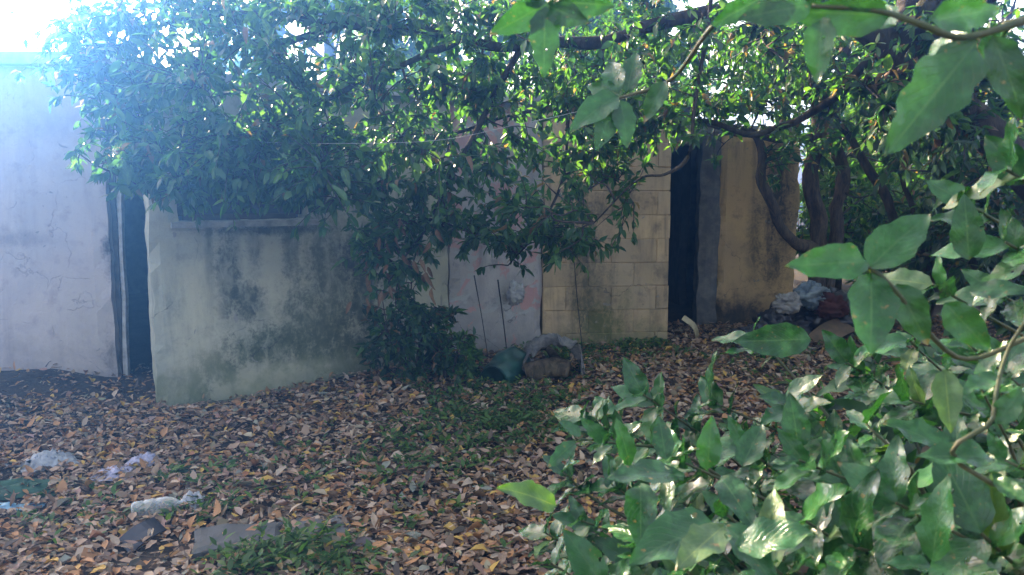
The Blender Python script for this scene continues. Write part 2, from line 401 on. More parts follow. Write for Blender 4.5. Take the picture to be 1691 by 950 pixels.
# plan points along the front, left to right
YA = 6.2
A1 = Vector((P(188, 560, YA).x, YA)); 
B0 = Vector((-2.40, 5.32)); bd = Vector((math.cos(math.radians(30)), math.sin(math.radians(30))))
def on_b(u, v=475):                   # how far along the front wall the pixel column u lies
    r = ray(u, v); k = r.x / r.y      # x = k*y
    return (k * B0.y - B0.x) / (bd.x - k * bd.y)
LB = on_b(742); C0 = B0 + bd * LB
D0 = Vector((P(896, 475, 6.85).x, 6.85)); D1 = Vector((P(1104, 475, 6.98).x, 6.98))
YE = 8.0
def pt_b(u, v):
    s = on_b(u, v); q = B0 + bd * s; return tuple(P(u, v, q.y))
m_lilac = wall_mat('plaster_pinkish', (.56, .46, .42), (.47, .40, .38), .4, streak=.3, streak_c=(.22, .18, .17), moss_z=(-.1, .45, .45), moss_c=(.16, .13, .12), crack=.22,
    blobs=[(P(30, 395, YA), .3, .06, .5, (.25, .22, .22)), (P(150, 560, YA), .5, .5, .4, (.50, .42, .33)), (P(180, 420, YA), .05, .18, .8, (.10, .08, .07)), (P(110, 210, YA), .4, .1, .4, (.3, .26, .25)), (P(186, 590, YA), .06, .25, .6, (.12, .10, .08))])
GRN, DK = (.085, .10, .055), (.065, .075, .05)
m_cream = wall_mat('plaster_cream', (.50, .45, .33), (.36, .35, .27), .5, streak=.65, streak_c=(.16, .17, .12), moss_z=(-.05, .42, .75), moss_c=(.16, .18, .09),
    blobs=[(pt_b(450, 575), .42, .13, .85, GRN), (pt_b(375, 450), .09, .36, .8, DK), (pt_b(520, 540), .3, .3, .7, GRN), (pt_b(410, 500), .12, .16, .75, DK), (pt_b(420, 395), .05, .25, .6, DK), (pt_b(480, 400), .06, .3, .6, DK), (pt_b(345, 400), .03, .3, .5, DK), (pt_b(525, 410), .05, .3, .6, DK), (pt_b(460, 380), .5, .035, .85, (.10, .11, .07)),
           (pt_b(365, 610), .16, .11, .75, GRN), (pt_b(330, 660), .10, .10, .9, (.07, .07, .055)), (pt_b(300, 640), .2, .14, .5, GRN), (pt_b(560, 470), .3, .5, .7, (.11, .12, .08)), (pt_b(590, 590), .3, .25, .6, DK), (pt_b(580, 430), .12, .16, .9, (.05, .055, .05)), (pt_b(600, 500), .15, .3, .7, DK),  # near-black patch paints the shade of a recess that is not built
           (pt_b(480, 610), .35, .05, .5, (.5, .47, .34)), (pt_b(320, 520), .16, .4, .35, (.60, .53, .36)), (pt_b(415, 640), .1, .07, .6, (.55, .5, .36))])
m_pinkwhite = wall_mat('plaster_pink_white', (.48, .43, .41), (.36, .33, .31), .7, streak=.6, streak_c=(.2, .18, .17), moss_z=(.05, .55, .5), moss_c=(.14, .13, .11), peel=(.52, (.55, .30, .27), (.42, .41, .40)))
TAN1, TAN2 = (.60, .41, .24), (.47, .335, .215)  # limewash tan, raised and warmed to carry warm bounce light
def pd(u, v): return tuple(P(u, v, D0.y + (D1.y - D0.y) * (u - 896) / 208))
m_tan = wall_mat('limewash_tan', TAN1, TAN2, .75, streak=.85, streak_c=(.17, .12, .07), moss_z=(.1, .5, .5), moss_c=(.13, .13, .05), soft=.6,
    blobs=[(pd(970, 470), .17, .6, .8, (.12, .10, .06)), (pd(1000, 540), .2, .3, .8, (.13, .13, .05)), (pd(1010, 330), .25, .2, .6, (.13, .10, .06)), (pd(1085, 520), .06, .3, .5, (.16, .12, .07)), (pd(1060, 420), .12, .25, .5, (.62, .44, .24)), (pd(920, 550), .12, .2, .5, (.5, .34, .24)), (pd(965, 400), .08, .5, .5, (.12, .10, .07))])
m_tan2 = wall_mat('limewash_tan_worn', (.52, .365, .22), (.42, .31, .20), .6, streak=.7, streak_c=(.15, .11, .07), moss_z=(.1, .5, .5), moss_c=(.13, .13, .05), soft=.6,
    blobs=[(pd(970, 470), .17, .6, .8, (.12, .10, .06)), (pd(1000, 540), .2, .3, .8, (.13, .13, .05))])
def pe(u, v): return tuple(P(u, v, YE))
m_ochre = wall_mat('plaster_ochre', (.72, .46, .23), (.56, .37, .20), .5, streak=.7, streak_c=(.09, .075, .05), moss_z=(.15, .55, .85), moss_c=(.07, .06, .045), soft=.6,  # plaster ochre, brightened in its colour to stand for warm light
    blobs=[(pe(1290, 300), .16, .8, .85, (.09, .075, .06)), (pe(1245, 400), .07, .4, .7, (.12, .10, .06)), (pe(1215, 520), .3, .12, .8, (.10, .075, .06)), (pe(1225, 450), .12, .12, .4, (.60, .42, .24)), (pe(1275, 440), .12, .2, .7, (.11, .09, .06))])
m_conc = plain_mat('bare_concrete', (.11, .105, .10), (.19, .18, .165), .95, 9, .15, .02)
m_slab = plain_mat('roof_concrete', (.20, .19, .18), (.34, .33, .31), .95, 5, .15, .02)
m_white = plain_mat('flaked_white_paint', (.55, .53, .50), (.34, .30, .26), .7, 14)
m_wood = plain_mat('rotten_wood', (.05, .035, .025), (.10, .07, .05), .9, 12)
HZ = 2.36; HT = HZ + .075; HL = 2.13; HLT = HL + .075   # the lower roof over the front and block walls
         # wall tops run up into the roof slab
tag(wall_panel('wall', (-8, YA), A1, -.3, HT, .16, m_lilac, (), house, .12, .008, seed=1, erode=.05), 'pinkish white plain plaster wall')
# front wall with its window; the dark recess beside it is painted, not cut
w0, w1 = on_b(300), on_b(512); v0, v1 = on_b(553), on_b(600)
zs = P(400, 364, (B0 + bd * on_b(400)).y).z; zv0 = pt_b(575, 458)[2]; zv1 = pt_b(575, 398)[2]
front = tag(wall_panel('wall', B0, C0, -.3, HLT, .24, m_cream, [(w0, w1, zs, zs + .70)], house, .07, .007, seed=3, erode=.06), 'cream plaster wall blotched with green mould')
tag(wall_panel('wall', C0 + Vector((.012, .01)), D0, -.2, HLT, .18, m_pinkwhite, (), house, .09, .01, seed=5, erode=.04), 'flaking pink and white plaster wall')
# window: sill, frame members, a closed slatted shutter set back in the opening
def b3(s, back, z): q = B0 + bd * s + Vector((-bd.y, bd.x)) * back; return Vector((q.x, q.y, z))
m_sill = plain_mat('weathered_sill', (.34, .32, .29), (.18, .17, .15), .9, 12)
win = tag(bar('window', b3(w0 + .02, .16, zs + .70), b3(w1 - .02, .16, zs + .70), .05, .05, m_wood, house), 'dark window with dirty panes and weathered sill')
adopt_list = []
for s in (w0 + .03, (w0 + w1) / 2, w1 - .03):
    bar('frame_post', b3(s, .16, zs + .03), b3(s, .16, zs + .675), .045, .05, m_wood, win)
bar('frame_rail', b3(w0 + .05, .16, zs + .02), b3(w1 - .05, .16, zs + .02), .04, .05, m_wood, win)
k = NT('dirty_glass'); tc = k.n('TexCoord').outputs['Object']; nz = k.noise(tc, 6, 6)
m_glass = k.end(k.pbr(k.mix(k.ramp(nz, .4, .7), (.02, .022, .025), (.07, .075, .08)), .25, None, .5))
for s0, s1 in ((w0 + .055, (w0 + w1) / 2 - .025), ((w0 + w1) / 2 + .025, w1 - .055)):
    q = [b3(s0, .165, zs + .042), b3(s1, .165, zs + .042), b3(s1, .165, zs + .672), b3(s0, .165, zs + .672)]
    q2 = [p + Vector((-bd.y, bd.x, 0)) * .006 for p in q]
    mesh_obj('pane', q + q2, [(0, 1, 2, 3), (7, 6, 5, 4), (0, 4, 5, 1), (1, 5, 6, 2), (2, 6, 7, 3), (3, 7, 4, 0)], m_glass, win)
bar('sill', b3(w0 - .05, .03, zs - .022), b3(w1 + .06, .03, zs - .022), .04, .16, m_sill, win, 10, .006)
# doorway beside the front wall: peeling frame post, rusted edge, rotten board
bar('door_post', (P(200, 500, 6.32).x, 6.32, -.1), (P(199, 300, 6.32).x, 6.32, HZ), .055, .05, m_white, house, 10, .012, 4)
bar('door_board', (P(190, 500, 6.28).x, 6.29, -.1), (P(190, 300, 6.28).x, 6.29, HZ), .05, .03, m_wood, house, 10, .012, 8)
# block wall: a mortar core with each block a piece of its own
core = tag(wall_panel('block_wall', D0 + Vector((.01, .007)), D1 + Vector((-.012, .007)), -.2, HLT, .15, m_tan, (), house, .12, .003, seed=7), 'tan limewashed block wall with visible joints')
dd = (D1 - D0); LD = dd.length; dd = dd / LD; dn = Vector((-dd.y, dd.x))
BH, BL = .205, .40
row, z = 0, ground_z(.8, 6.8) - .10
while z < HL + .02:
    s = -(.0 if row % 2 else .2)
    zt = min(z + BH, HL + .05)
    while s < LD - .01:
        s0, s1 = max(.0, s), min(LD, s + BL)
        if s1 - s0 > .03:
            g = .0015; ch = .005; out = random.uniform(-.003, .003)
            X0, X1, Z0, Z1 = s0 + g, s1 - g, z + g, zt - g
            if s1 >= LD: X1 = LD + random.uniform(-.005, .004)
            V = []
            for (x, zz, dpt) in [(X0, Z0, ch), (X1, Z0, ch), (X1, Z1, ch), (X0, Z1, ch), (X0 + ch, Z0 + ch, 0), (X1 - ch, Z0 + ch, 0), (X1 - ch, Z1 - ch, 0), (X0 + ch, Z1 - ch, 0), (X0, Z0, .14), (X1, Z0, .14), (X1, Z1, .14), (X0, Z1, .14)]:
                q = D0 + dd * x + dn * (dpt - out + .0); V.append((q.x + random.uniform(-.002, .002), q.y + random.uniform(-.002, .002), zz + random.uniform(-.003, .003)))
            Fb = [(4, 5, 6, 7), (0, 1, 5, 4), (1, 2, 6, 5), (2, 3, 7, 6), (3, 0, 4, 7), (8, 9, 1, 0), (9, 10, 2, 1), (10, 11, 3, 2), (11, 8, 0, 3), (11, 10, 9, 8)]
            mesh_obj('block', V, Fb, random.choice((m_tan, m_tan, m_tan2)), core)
        s += BL
    z += BH; row += 1
# return of the block wall, far door opening, pillar, ochre wall, back and side walls, roofs
wall_panel('wall', D1 + Vector((-.03, .18)), (D1.x + .06, YE + .1), -.2, HLT, .14, m_conc, (), house, .2)
px0, px1 = P(1152, 475, YE).x, P(1185, 475, YE).x
tag(wall_panel('pillar', (px0, YE - .02), (px1 - .003, YE - .02), -.1, 2.05, .2, m_conc, (), house, .06, .01, seed=9, erode=.05), 'bare grey concrete door pillar')
ex1 = P(1312, 475, YE).x
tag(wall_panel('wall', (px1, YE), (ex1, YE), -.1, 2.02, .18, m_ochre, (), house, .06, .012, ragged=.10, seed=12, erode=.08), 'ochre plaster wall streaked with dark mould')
wall_panel('wall', (ex1 - .02, YE + .19), (ex1 - .02, 11.5), -.1, 1.98, .16, m_conc, (), house, .3)
wall_panel('wall', (ex1, 11.5), (-8, 11.5), -.3, HT, .16, m_conc, (), house, .4)
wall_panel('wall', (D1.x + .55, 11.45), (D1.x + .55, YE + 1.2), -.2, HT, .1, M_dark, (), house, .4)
prism('roof', [(-8.1, YA - .10), (A1.x + .2, YA - .10), (A1.x + .25, 11.7), (-8.1, 11.7)], HZ + .06, HZ + .15, m_slab, house)
prism('roof', [(A1.x + .20, YA + .05), (B0.x - .05, B0.y - .06), (C0.x + .06, C0.y - .08), (D0.x, D0.y - .08), (D1.x + .05, D1.y - .07), (D1.x + .07, 11.48), (A1.x + .2, 11.48)], HL + .06, HL + .14, m_slab, house)
wall_panel('wall', (A1.x + .24, 6.3), (A1.x + .24, 11.4), HL, HT, .1, m_conc, (), house, .3)
prism('roof', [(D1.x + .08, YE + .02), (ex1 - .05, YE + .12), (ex1, 11.6), (D1.x + .08, 11.6)], 2.06, 2.12, m_slab, house)
wall_panel('wall', (-7.95, 11.45), (-7.95, 6.4), -.3, HT, .12, m_conc, (), house, .4)
wall_panel('wall', (D1.x + .07, YE + .2), (D1.x + .07, 11.4), 2.0, HT, .1, m_conc, (), house, .4)
prism('lintel', [(D1.x + .07, YE - .01), (px0 - .004, YE - .01), (px0 - .004, YE + .16), (D1.x + .07, YE + .16)], 1.93, 2.05, m_conc, house)

# ------------------------------------------------------------------ trees
def vary(c, n, s=.25, hue=.12):
    c = np.array(c)[None, :]; k = np.exp(rng.normal(0, s, (n, 1))); h = 1 + rng.normal(0, hue, (n, 3)); return np.clip(c * k * h, .004, .9)
def pal(n, entries, s=.22):
    """n leaf colours drawn from [(weight, colour)]"""
    w = np.array([e[0] for e in entries], float); idx = rng.choice(len(entries), n, p=w / w.sum())
    return vary((1, 1, 1), n, s, .07) * np.array([e[1] for e in entries])[idx], idx
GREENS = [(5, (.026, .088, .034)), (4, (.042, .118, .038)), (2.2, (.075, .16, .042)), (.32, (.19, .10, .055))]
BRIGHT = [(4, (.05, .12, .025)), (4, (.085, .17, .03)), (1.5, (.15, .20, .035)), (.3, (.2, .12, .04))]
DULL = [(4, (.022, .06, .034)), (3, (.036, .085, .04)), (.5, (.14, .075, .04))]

def blobs_px(specs):
    """specs: (u, v, ru, rv, y, ry, n): crown lobes given by where they are seen and how far away they stand"""
    out = []
    for (u, v, ru, rv, y, ry, n) in specs:
        r = rng.normal(0, .58, (n, 3)).clip(-1.7, 1.7)
        for a, b, c in r:
            out.append(P(u + a * ru, v + b * rv, max(1.0, y + c * ry)))
    return np.array([tuple(p) for p in out])
def ellipsoid_pts(c, r, n, shell=.35):
    d = unit(rng.normal(0, 1, (n, 3))); k = (shell + (1 - shell) * rng.random((n, 1))) ** .6
    d = d * (1 + .25 * np.sin(d * 5 + rng.random(3) * 6))
    return np.array(c)[None] + d * k * np.array(r)[None]

def sprays(nodes, targets, nleaf, leaf_len, reach=.45, droop=.25, tw=(.004, .0015), twigs=None, fill=1.0):
    """grow a leafy twig from the nearest branch node to every target; returns leaf positions, axes, normals"""
    nodes = np.array(nodes); pos, ax, nr = [], [], []
    for q in targets:
        d2 = ((nodes - q) ** 2).sum(1); p = nodes[np.argmin(d2 * (1 + .5 * rng.random(len(d2))))]
        v = q - p; L = np.linalg.norm(v)
        mid = p + v * .5 + np.array([rng.normal(0, .12 * L), rng.normal(0, .12 * L), .10 * L])
        ts = np.linspace(0, 1, 6)[:, None]; cur = (1 - ts) ** 2 * p + 2 * ts * (1 - ts) * mid + ts ** 2 * q
        if twigs is not None: twigs.add([Vector(c) for c in cur], tw[0] * (1 + L), tw[1], 3)
        t0 = max(0.0, 1 - reach / max(L, .05)); n = max(3, int(nleaf * (.7 + .6 * rng.random())))
        t = t0 + (1 - t0) * rng.random(n) ** .8; t[: max(2, n // 4)] = 1.0 - .06 * rng.random(max(2, n // 4))
        t = t[:, None]; c = (1 - t) ** 2 * p + 2 * t * (1 - t) * mid + t ** 2 * q
        tg = unit(2 * (1 - t) * (mid - p) + 2 * t * (q - mid)); a = unit(tg * .55 + rng.normal(0, .55, (n, 3)) + np.array([0, 0, -droop]))
        pos.append(c); ax.append(a); nr.append(unit(np.array([0, 0, .8]) + rng.normal(0, .45, (n, 3))))
    return np.concatenate(pos), np.concatenate(ax), np.concatenate(nr)

def make_tree(name, label, cat, base, limbs, nsec, specs, nleaf, ll, palette, mat, bark, group=None, droop=.3, individual=0, ind_meshes=None, sec_r=.012, targets=None, ragged=.2, reach=.45, extra=None):
    """limbs: [(part name, points, r0, r1)]. Trunk and limbs are parts, each large near leaf is a part, the remaining leaves are one mass"""
    root = thing(name, base, label, cat, group)
    nodes = []
    for i, (pn, pts, r0, r1) in enumerate(limbs):
        cv = catmull(pts, 6)
        cv = [p_ + Vector([mnoise.noise(p_ * 3.5 + Vector((i * 7, k_ * 5, 1))) * min(.045, r0 * .9) * (0 if t_ == 0 else 1) for k_ in range(3)]) for t_, p_ in enumerate(cv)]
        tb = Tubes(); tb.add(cv, r0, r1, 9 if r0 > .02 else 6, .5, i * 3.1); tb.build(pn, bark, root)
        if pn != 'trunk' or i > 0 or len(limbs) == 1: nodes += [tuple(c) for c in cv]
        else: nodes += [tuple(c) for c in cv[len(cv) // 2:]]
    tg = blobs_px(specs) if targets is None else targets
    if extra is not None: tg = np.concatenate([tg, extra])
    tw = Tubes(); nd = np.array(nodes)
    pick = tg[rng.choice(len(tg), min(nsec, len(tg)), replace=False)]
    for q in pick:                                       # secondary branches
        d2 = ((nd - q) ** 2).sum(1); p = nd[np.argmin(d2)]; v = q - p; L = np.linalg.norm(v)
        mids = [p + v * t + rng.normal(0, .09 * L, 3) + np.array([0, 0, .10 * L * math.sin(math.pi * t)]) for t in (.33, .66)]
        cv = catmull([p, *mids, q], 4); r = sec_r * (.6 + .5 * L)
        tw.add(cv, r, r * .3, 4); nodes += [tuple(c) for c in cv[2:]]
    pos, ax, nr = sprays(nodes, tg, nleaf, ll, droop=droop, twigs=tw, reach=reach)
    tag(tw.build('twigs', M_twig, root), kind='stuff')
    n = len(pos); cl, idx = pal(n, palette)
    dead = idx == len(palette) - 1
    ln = ll * np.exp(rng.normal(0, .22, n)); wd = ln * (.17 + .07 * rng.random(n)); cu = rng.normal(.16, .14, n); fo = rng.normal(.3, .2, n)
    cu[dead] += .35; fo[dead] += .5
    keep = np.ones(n, bool)
    if individual:
        d = pos - np.array([0, 0, CAM_H]); dist = np.linalg.norm(d, axis=1)
        yc = d[:, 1] * CT - d[:, 2] * ST; uu = 845.5 + F * d[:, 0] / yc; vv = 475 - F * (d[:, 1] * ST + d[:, 2] * CT) / yc
        inside = (uu > 5) & (uu < 1686) & (vv > 5) & (vv < 945); score = np.where(inside, ln / dist, 0)
        big = np.argsort(-score)[:individual]; keep[big] = False
        for i in big:
            put_leaf('leaf', ind_meshes[1 if dead[i] else 0][int(rng.integers(4))], Vector(pos[i]), Vector(ax[i]), Vector(nr[i]), float(ln[i]), root)
    tag(leaf_cloud('foliage', pos[keep], ax[keep], nr[keep], ln[keep], wd[keep], cu[keep], fo[keep], cl[keep], mat, root), kind='stuff')
    return root

TL = [leaf_mesh('leaf', M_treeleaf, .21, c, .3, .1, i, 7) for i, c in enumerate((.08, .18, .3, .12))]
DL = [leaf_mesh('leaf', M_deadleaf, .17, c, .7, .2, i + 5, 7) for i, c in enumerate((.35, .6, .45, .8))]

# the large leaning tree whose limbs hang over the house front
A_base = Vector((3.95, 5.0, ground_z(3.95, 5.0) - .05))
limbsA = [
    ('trunk', [A_base, P(1800, 420, 5.0), P(1640, 230, 4.95), P(1480, 90, 4.9), P(1330, -30, 4.9), P(1150, -90, 4.9)], .15, .07),
    ('branch', [P(1400, 30, 4.9), P(1200, 15, 5.0), P(1000, 60, 5.0), P(830, 78, 5.0), P(640, 45, 4.9), P(400, 80, 4.8), P(240, 150, 4.7)], .05, .012),
    ('branch', [P(1450, 75, 4.92), P(1390, 150, 5.2), P(1330, 190, 5.4), P(1250, 222, 5.45), P(1180, 205, 5.5), P(1090, 200, 5.45), P(1000, 178, 5.4), P(860, 185, 5.3), P(720, 230, 5.2), P(600, 250, 5.1)], .028, .006),
    ('branch', [P(1180, -85, 4.9), P(1168, 60, 4.8), P(1146, 180, 4.75), P(1132, 262, 4.7), P(1095, 290, 4.7), P(1050, 300, 4.75), P(980, 370, 4.9)], .016, .005),
    ('branch', [P(760, 66, 4.95), P(640, 120, 4.8), P(480, 195, 4.6), P(340, 270, 4.55), P(250, 320, 4.6)], .022, .006),
    ('branch', [P(860, 80, 5.0), P(800, 190, 5.0), P(740, 300, 5.1), P(700, 380, 5.2), P(660, 440, 5.25)], .020, .005),
    ('branch', [P(940, 178, 5.35), P(930, 290, 5.3), P(890, 380, 5.3), P(840, 440, 5.3)], .014, .004),
    ('branch', [P(560, 40, 4.85), P(420, 20, 4.9), P(280, 40, 5.1), P(150, 95, 5.2)], .02, .006),
    ('branch', [P(1500, 105, 4.9), P(1600, 20, 4.6), P(1700, -60, 4.4)], .07, .03),
]
specA = [(200, 90, 130, 70, 5.0, .4, 90), (330, 120, 170, 110, 4.7, .5, 160), (520, 90, 170, 90, 4.7, .5, 140), (420, 240, 170, 90, 4.55, .4, 200), (290, 270, 110, 55, 4.5, .3, 80), (520, 270, 120, 85, 4.8, .4, 150),
         (700, 80, 120, 80, 5.0, .5, 60), (900, 60, 150, 60, 5.0, .6, 70), (1080, 80, 110, 80, 5.1, .6, 80), (640, 325, 80, 65, 5.1, .4, 75), (610, 400, 40, 40, 5.2, .3, 28), (740, 360, 80, 60, 5.25, .35, 72), (860, 380, 75, 55, 5.3, .35, 85),
         (940, 280, 80, 80, 5.3, .4, 80), (780, 260, 110, 70, 5.2, .4, 70), (850, 150, 130, 60, 5.1, .4, 35), (690, 170, 90, 70, 5.0, .4, 45), (1020, 240, 60, 50, 5.4, .3, 50), (150, 60, 80, 60, 5.4, .3, 50), (330, 5, 160, 35, 5.0, .4, 70), (560, 5, 150, 35, 4.9, .4, 70), (780, 5, 150, 35, 5.0, .4, 60), (660, 450, 50, 55, 5.4, .25, 45), (690, 540, 50, 45, 5.6, .2, 30), (800, 150, 110, 35, 5.2, .3, 60), (930, 140, 80, 40, 5.3, .3, 50), (400, 305, 80, 25, 4.6, .25, 55), (490, 310, 60, 28, 4.75, .25, 45), (230, 270, 40, 45, 4.7, .25, 45), (210, 180, 60, 60, 5.0, .3, 50), (1060, 190, 90, 60, 5.3, .5, 80), (960, 400, 50, 45, 5.2, .3, 40), (1300, 70, 140, 70, 5.2, .6, 110), (1530, 60, 140, 80, 5.0, .6, 80), (1220, 170, 90, 40, 5.6, .4, 50)]
limbsA += [('branch', [P(1330, -30, 4.9), Vector((1.4, 5.8, 3.7)), Vector((-.3, 6.6, 4.0)), Vector((-1.8, 6.8, 4.0)), Vector((-3.0, 6.9, 4.1)), Vector((-4.0, 6.9, 4.4))], .07, .02), ('branch', [P(1480, 90, 4.9), Vector((2.8, 5.6, 3.9)), Vector((2.6, 6.6, 4.9))], .08, .03), ('branch', [P(1480, 90, 4.9), Vector((2.9, 4.2, 3.7)), Vector((2.7, 3.7, 4.0))], .07, .02)]
shadeA = np.concatenate([ellipsoid_pts(c_, r_, n_, .1) for c_, r_, n_ in (((-3.9, 6.9, 4.3), (.8, .8, 1.0), 200), ((-2.9, 6.9, 4.1), (1.0, .8, 1.0), 230), ((-1.6, 6.8, 4.1), (1.1, .8, 1.0), 200), ((-.2, 6.8, 4.3), (1.1, .8, 1.0), 170), ((.9, 6.7, 4.3), (1.0, .8, 1.0), 130), ((2.0, 6.6, 4.3), (1.1, .9, 1.0), 150), ((2.9, 3.9, 4.0), (.8, .8, .6), 80))])  # upper crown lobes above the view, added to block sun from the yard
treeA = make_tree('overhanging_tree', 'large leaning tree with long leafy limbs hanging low over the house front', 'tree', A_base, limbsA, 190, specA, 12, .068, GREENS, M_leafcloud, M_bark, None, .45, 270, (TL, DL), extra=shadeA, sec_r=.010)

for i_ in range(30):                    # withered leaves still hanging on the low limb
    q_ = P(random.gauss(655, 38), random.uniform(360, 500), random.uniform(4.95, 5.25))
    put_leaf('leaf', DL[i_ % 4], q_, Vector((random.gauss(0, .35), random.gauss(0, .35), -1)), Vector((random.gauss(0, .4), -1, .2)), random.uniform(.07, .11), treeA)
# twin trunked tree against the ochre wall
Bb = P(1345, 505, 7.45); Bb.z = ground_z(Bb.x, Bb.y) - .05
limbsB = [
    ('trunk', [Bb, P(1352, 400, 7.45), P(1340, 300, 7.45), P(1352, 200, 7.5), P(1330, 60, 7.6), P(1290, -80, 7.7)], .085, .05),
    ('trunk', [Bb + Vector((.06, .03, .02)), P(1378, 400, 7.5), P(1388, 300, 7.5), P(1378, 200, 7.55), P(1400, 60, 7.7), P(1450, -80, 7.8)], .075, .045),
    ('branch', [P(1345, 410, 7.42), P(1310, 395, 7.3), P(1275, 352, 7.25), P(1257, 300, 7.25), P(1258, 245, 7.3), P(1235, 215, 7.35), P(1160, 200, 7.3)], .055, .03),
    ('branch', [P(1345, 230, 7.5), P(1250, 225, 7.4), P(1180, 212, 7.3), P(1120, 200, 7.2)], .035, .012),
    ('branch', [P(1350, 120, 7.55), P(1220, 60, 7.4), P(1100, 40, 7.3), P(980, 90, 7.3)], .035, .01),
    ('branch', [P(1395, 100, 7.65), P(1500, 40, 7.6), P(1600, 60, 7.5)], .035, .01),
]
specB = [(1180, 120, 130, 90, 7.2, .6, 170), (1330, 110, 130, 90, 7.6, .6, 160), (1010, 130, 110, 90, 7.2, .5, 100), (1480, 130, 120, 100, 7.6, .7, 170), (1440, 290, 60, 110, 8.2, .5, 80), (1340, 240, 60, 50, 7.2, .3, 30), (1600, 200, 100, 120, 7.5, .6, 130)]
make_tree('twin_trunk_tree', 'two mossy trunks rising together beside the ochre wall', 'tree', Bb, limbsB, 60, specB, 14, .085, GREENS, M_leafcloud, M_bark2, None, .3, 120, (TL, DL))

# slender leaning tree in front of the twin trunks
Cb = P(1640, 600, 5.9); Cb.z = ground_z(Cb.x, Cb.y) - .05
limbsC = [('trunk', [Cb, P(1530, 440, 6.0), P(1470, 345, 6.1), P(1420, 260, 6.2), P(1375, 185, 6.3), P(1300, 60, 6.4)], .045, .022),
          ('branch', [P(1560, 480, 5.95), P(1520, 370, 5.9), P(1490, 280, 5.9), P(1480, 170, 5.9)], .03, .012),
          ('branch', [P(1600, 530, 5.9), P(1600, 400, 5.7), P(1560, 280, 5.6), P(1500, 160, 5.6)], .035, .014)]
specC = [(1330, 110, 90, 80, 6.3, .4, 60), (1480, 190, 80, 70, 5.9, .4, 60), (1600, 330, 90, 120, 5.8, .5, 140), (1540, 200, 90, 80, 4.7, .4, 90), (1640, 130, 90, 100, 5.6, .5, 100), (1540, 420, 60, 50, 6.2, .3, 40), (1660, 450, 60, 100, 5.6, .4, 80)]
make_tree('leaning_sapling', 'slender dark sapling leaning left in front of the twin trunks', 'tree', Cb, limbsC, 40, specC, 13, .08, DULL, M_leafcloud, M_bark, None, .4, 80, (TL, DL))

# trees behind the house
def back_tree(x, y, h, rx, rz, n, label, palette, ll=.16):
    b = Vector((x, y, ground_z(x, y))); top = h
    tk = [b, Vector((x + random.uniform(-.3, .3), y, h * .35)), Vector((x + random.uniform(-.4, .4), y, h * .7)), Vector((x, y, h * .92))]
    limbs = [('trunk', tk, .16, .05)]
    for i in range(5):
        a = random.uniform(0, 6.28); z = h * random.uniform(.35, .6)
        limbs.append(('branch', [Vector((x, y, z)), Vector((x + math.cos(a) * rx * .4, y + math.sin(a) * rx * .4, z + rz * .25)), Vector((x + math.cos(a) * rx * .8, y + math.sin(a) * rx * .8, z + rz * .4))], .05, .015))
    lob = []
    for i in range(7):
        c = (x + random.uniform(-.6, .6) * rx, y + random.uniform(-.6, .6) * rx, h - rz + random.uniform(-.75, .75) * rz)
        lob.append(ellipsoid_pts(c, (rx * .5, rx * .5, rz * .38), n // 7))
    make_tree('background_tree', label, 'tree', b, limbs, 40, None, 16, ll, palette, M_leafcloud, M_bark2, 'trees around the yard', .2, 0, None, .02, np.concatenate(lob), reach=.8)
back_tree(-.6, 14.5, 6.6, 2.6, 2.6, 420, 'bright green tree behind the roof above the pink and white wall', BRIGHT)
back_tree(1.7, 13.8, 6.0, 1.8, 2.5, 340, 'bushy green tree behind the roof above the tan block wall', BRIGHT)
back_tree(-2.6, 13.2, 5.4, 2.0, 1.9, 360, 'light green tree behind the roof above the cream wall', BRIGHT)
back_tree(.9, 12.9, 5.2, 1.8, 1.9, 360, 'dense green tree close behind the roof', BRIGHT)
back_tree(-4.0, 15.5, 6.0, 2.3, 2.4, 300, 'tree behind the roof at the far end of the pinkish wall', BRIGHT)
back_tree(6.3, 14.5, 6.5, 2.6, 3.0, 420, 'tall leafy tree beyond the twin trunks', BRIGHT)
back_tree(8.5, 11.0, 6.5, 2.4, 3.2, 380, 'dark leafy tree at the far right behind the leaning trunk', GREENS)
def shade_tree(x, y, h, rx, rz, n, label):  # unseen trees added to block low sky and break up leaf sheen
    global back_tree
    back_tree(x, y, h, rx, rz, n, label, GREENS, .15)
shade_tree(-3.6, -5.5, 5.2, 2.4, 2.4, 220, 'unseen tree added for shade behind the viewpoint on the left of the yard')
shade_tree(.6, -6.5, 5.4, 2.6, 2.5, 240, 'unseen tree added for shade straight behind the viewpoint')
shade_tree(4.8, -4.6, 5.6, 2.5, 2.6, 240, 'unseen tree added for shade behind the viewpoint on the right of the yard')
shade_tree(6.2, 1.0, 6.0, 2.3, 2.7, 300, 'unseen tree added for shade off to the right of the laurel bushes')
# shrubs filling the gap beyond the ochre wall
def shrub(name, label, x, y, r, h, n, palette, ll, group=None, ind=0, nl=12, mat=None):
    b = Vector((x, y, ground_z(x, y) - .03)); limbs = []
    for i in range(5):
        a = random.uniform(0, 6.28); q = b + Vector((math.cos(a) * r * .5, math.sin(a) * r * .5, h * random.uniform(.6, .95)))
        limbs.append(('stem', [b + Vector((math.cos(a) * .03, math.sin(a) * .03, 0)), b.lerp(q, .5) + Vector((0, 0, h * .12)), q], .012 + .006 * h, .004))
    pts = ellipsoid_pts((x, y, b.z + h * .55), (r, r, h * .48), n, .2); pts[:, 2] = np.maximum(pts[:, 2], b.z + .05)
    make_tree(name, label, 'shrub', b, limbs, 14, None, nl, ll, palette, mat or M_leafcloud, M_twig, group, .1, ind, (TL, DL), .008, pts, reach=.35)
shrub('shrub', 'sunlit yellow green shrub seen beyond the twin trunks', 4.6, 10.2, .9, 1.9, 260, BRIGHT, .12)
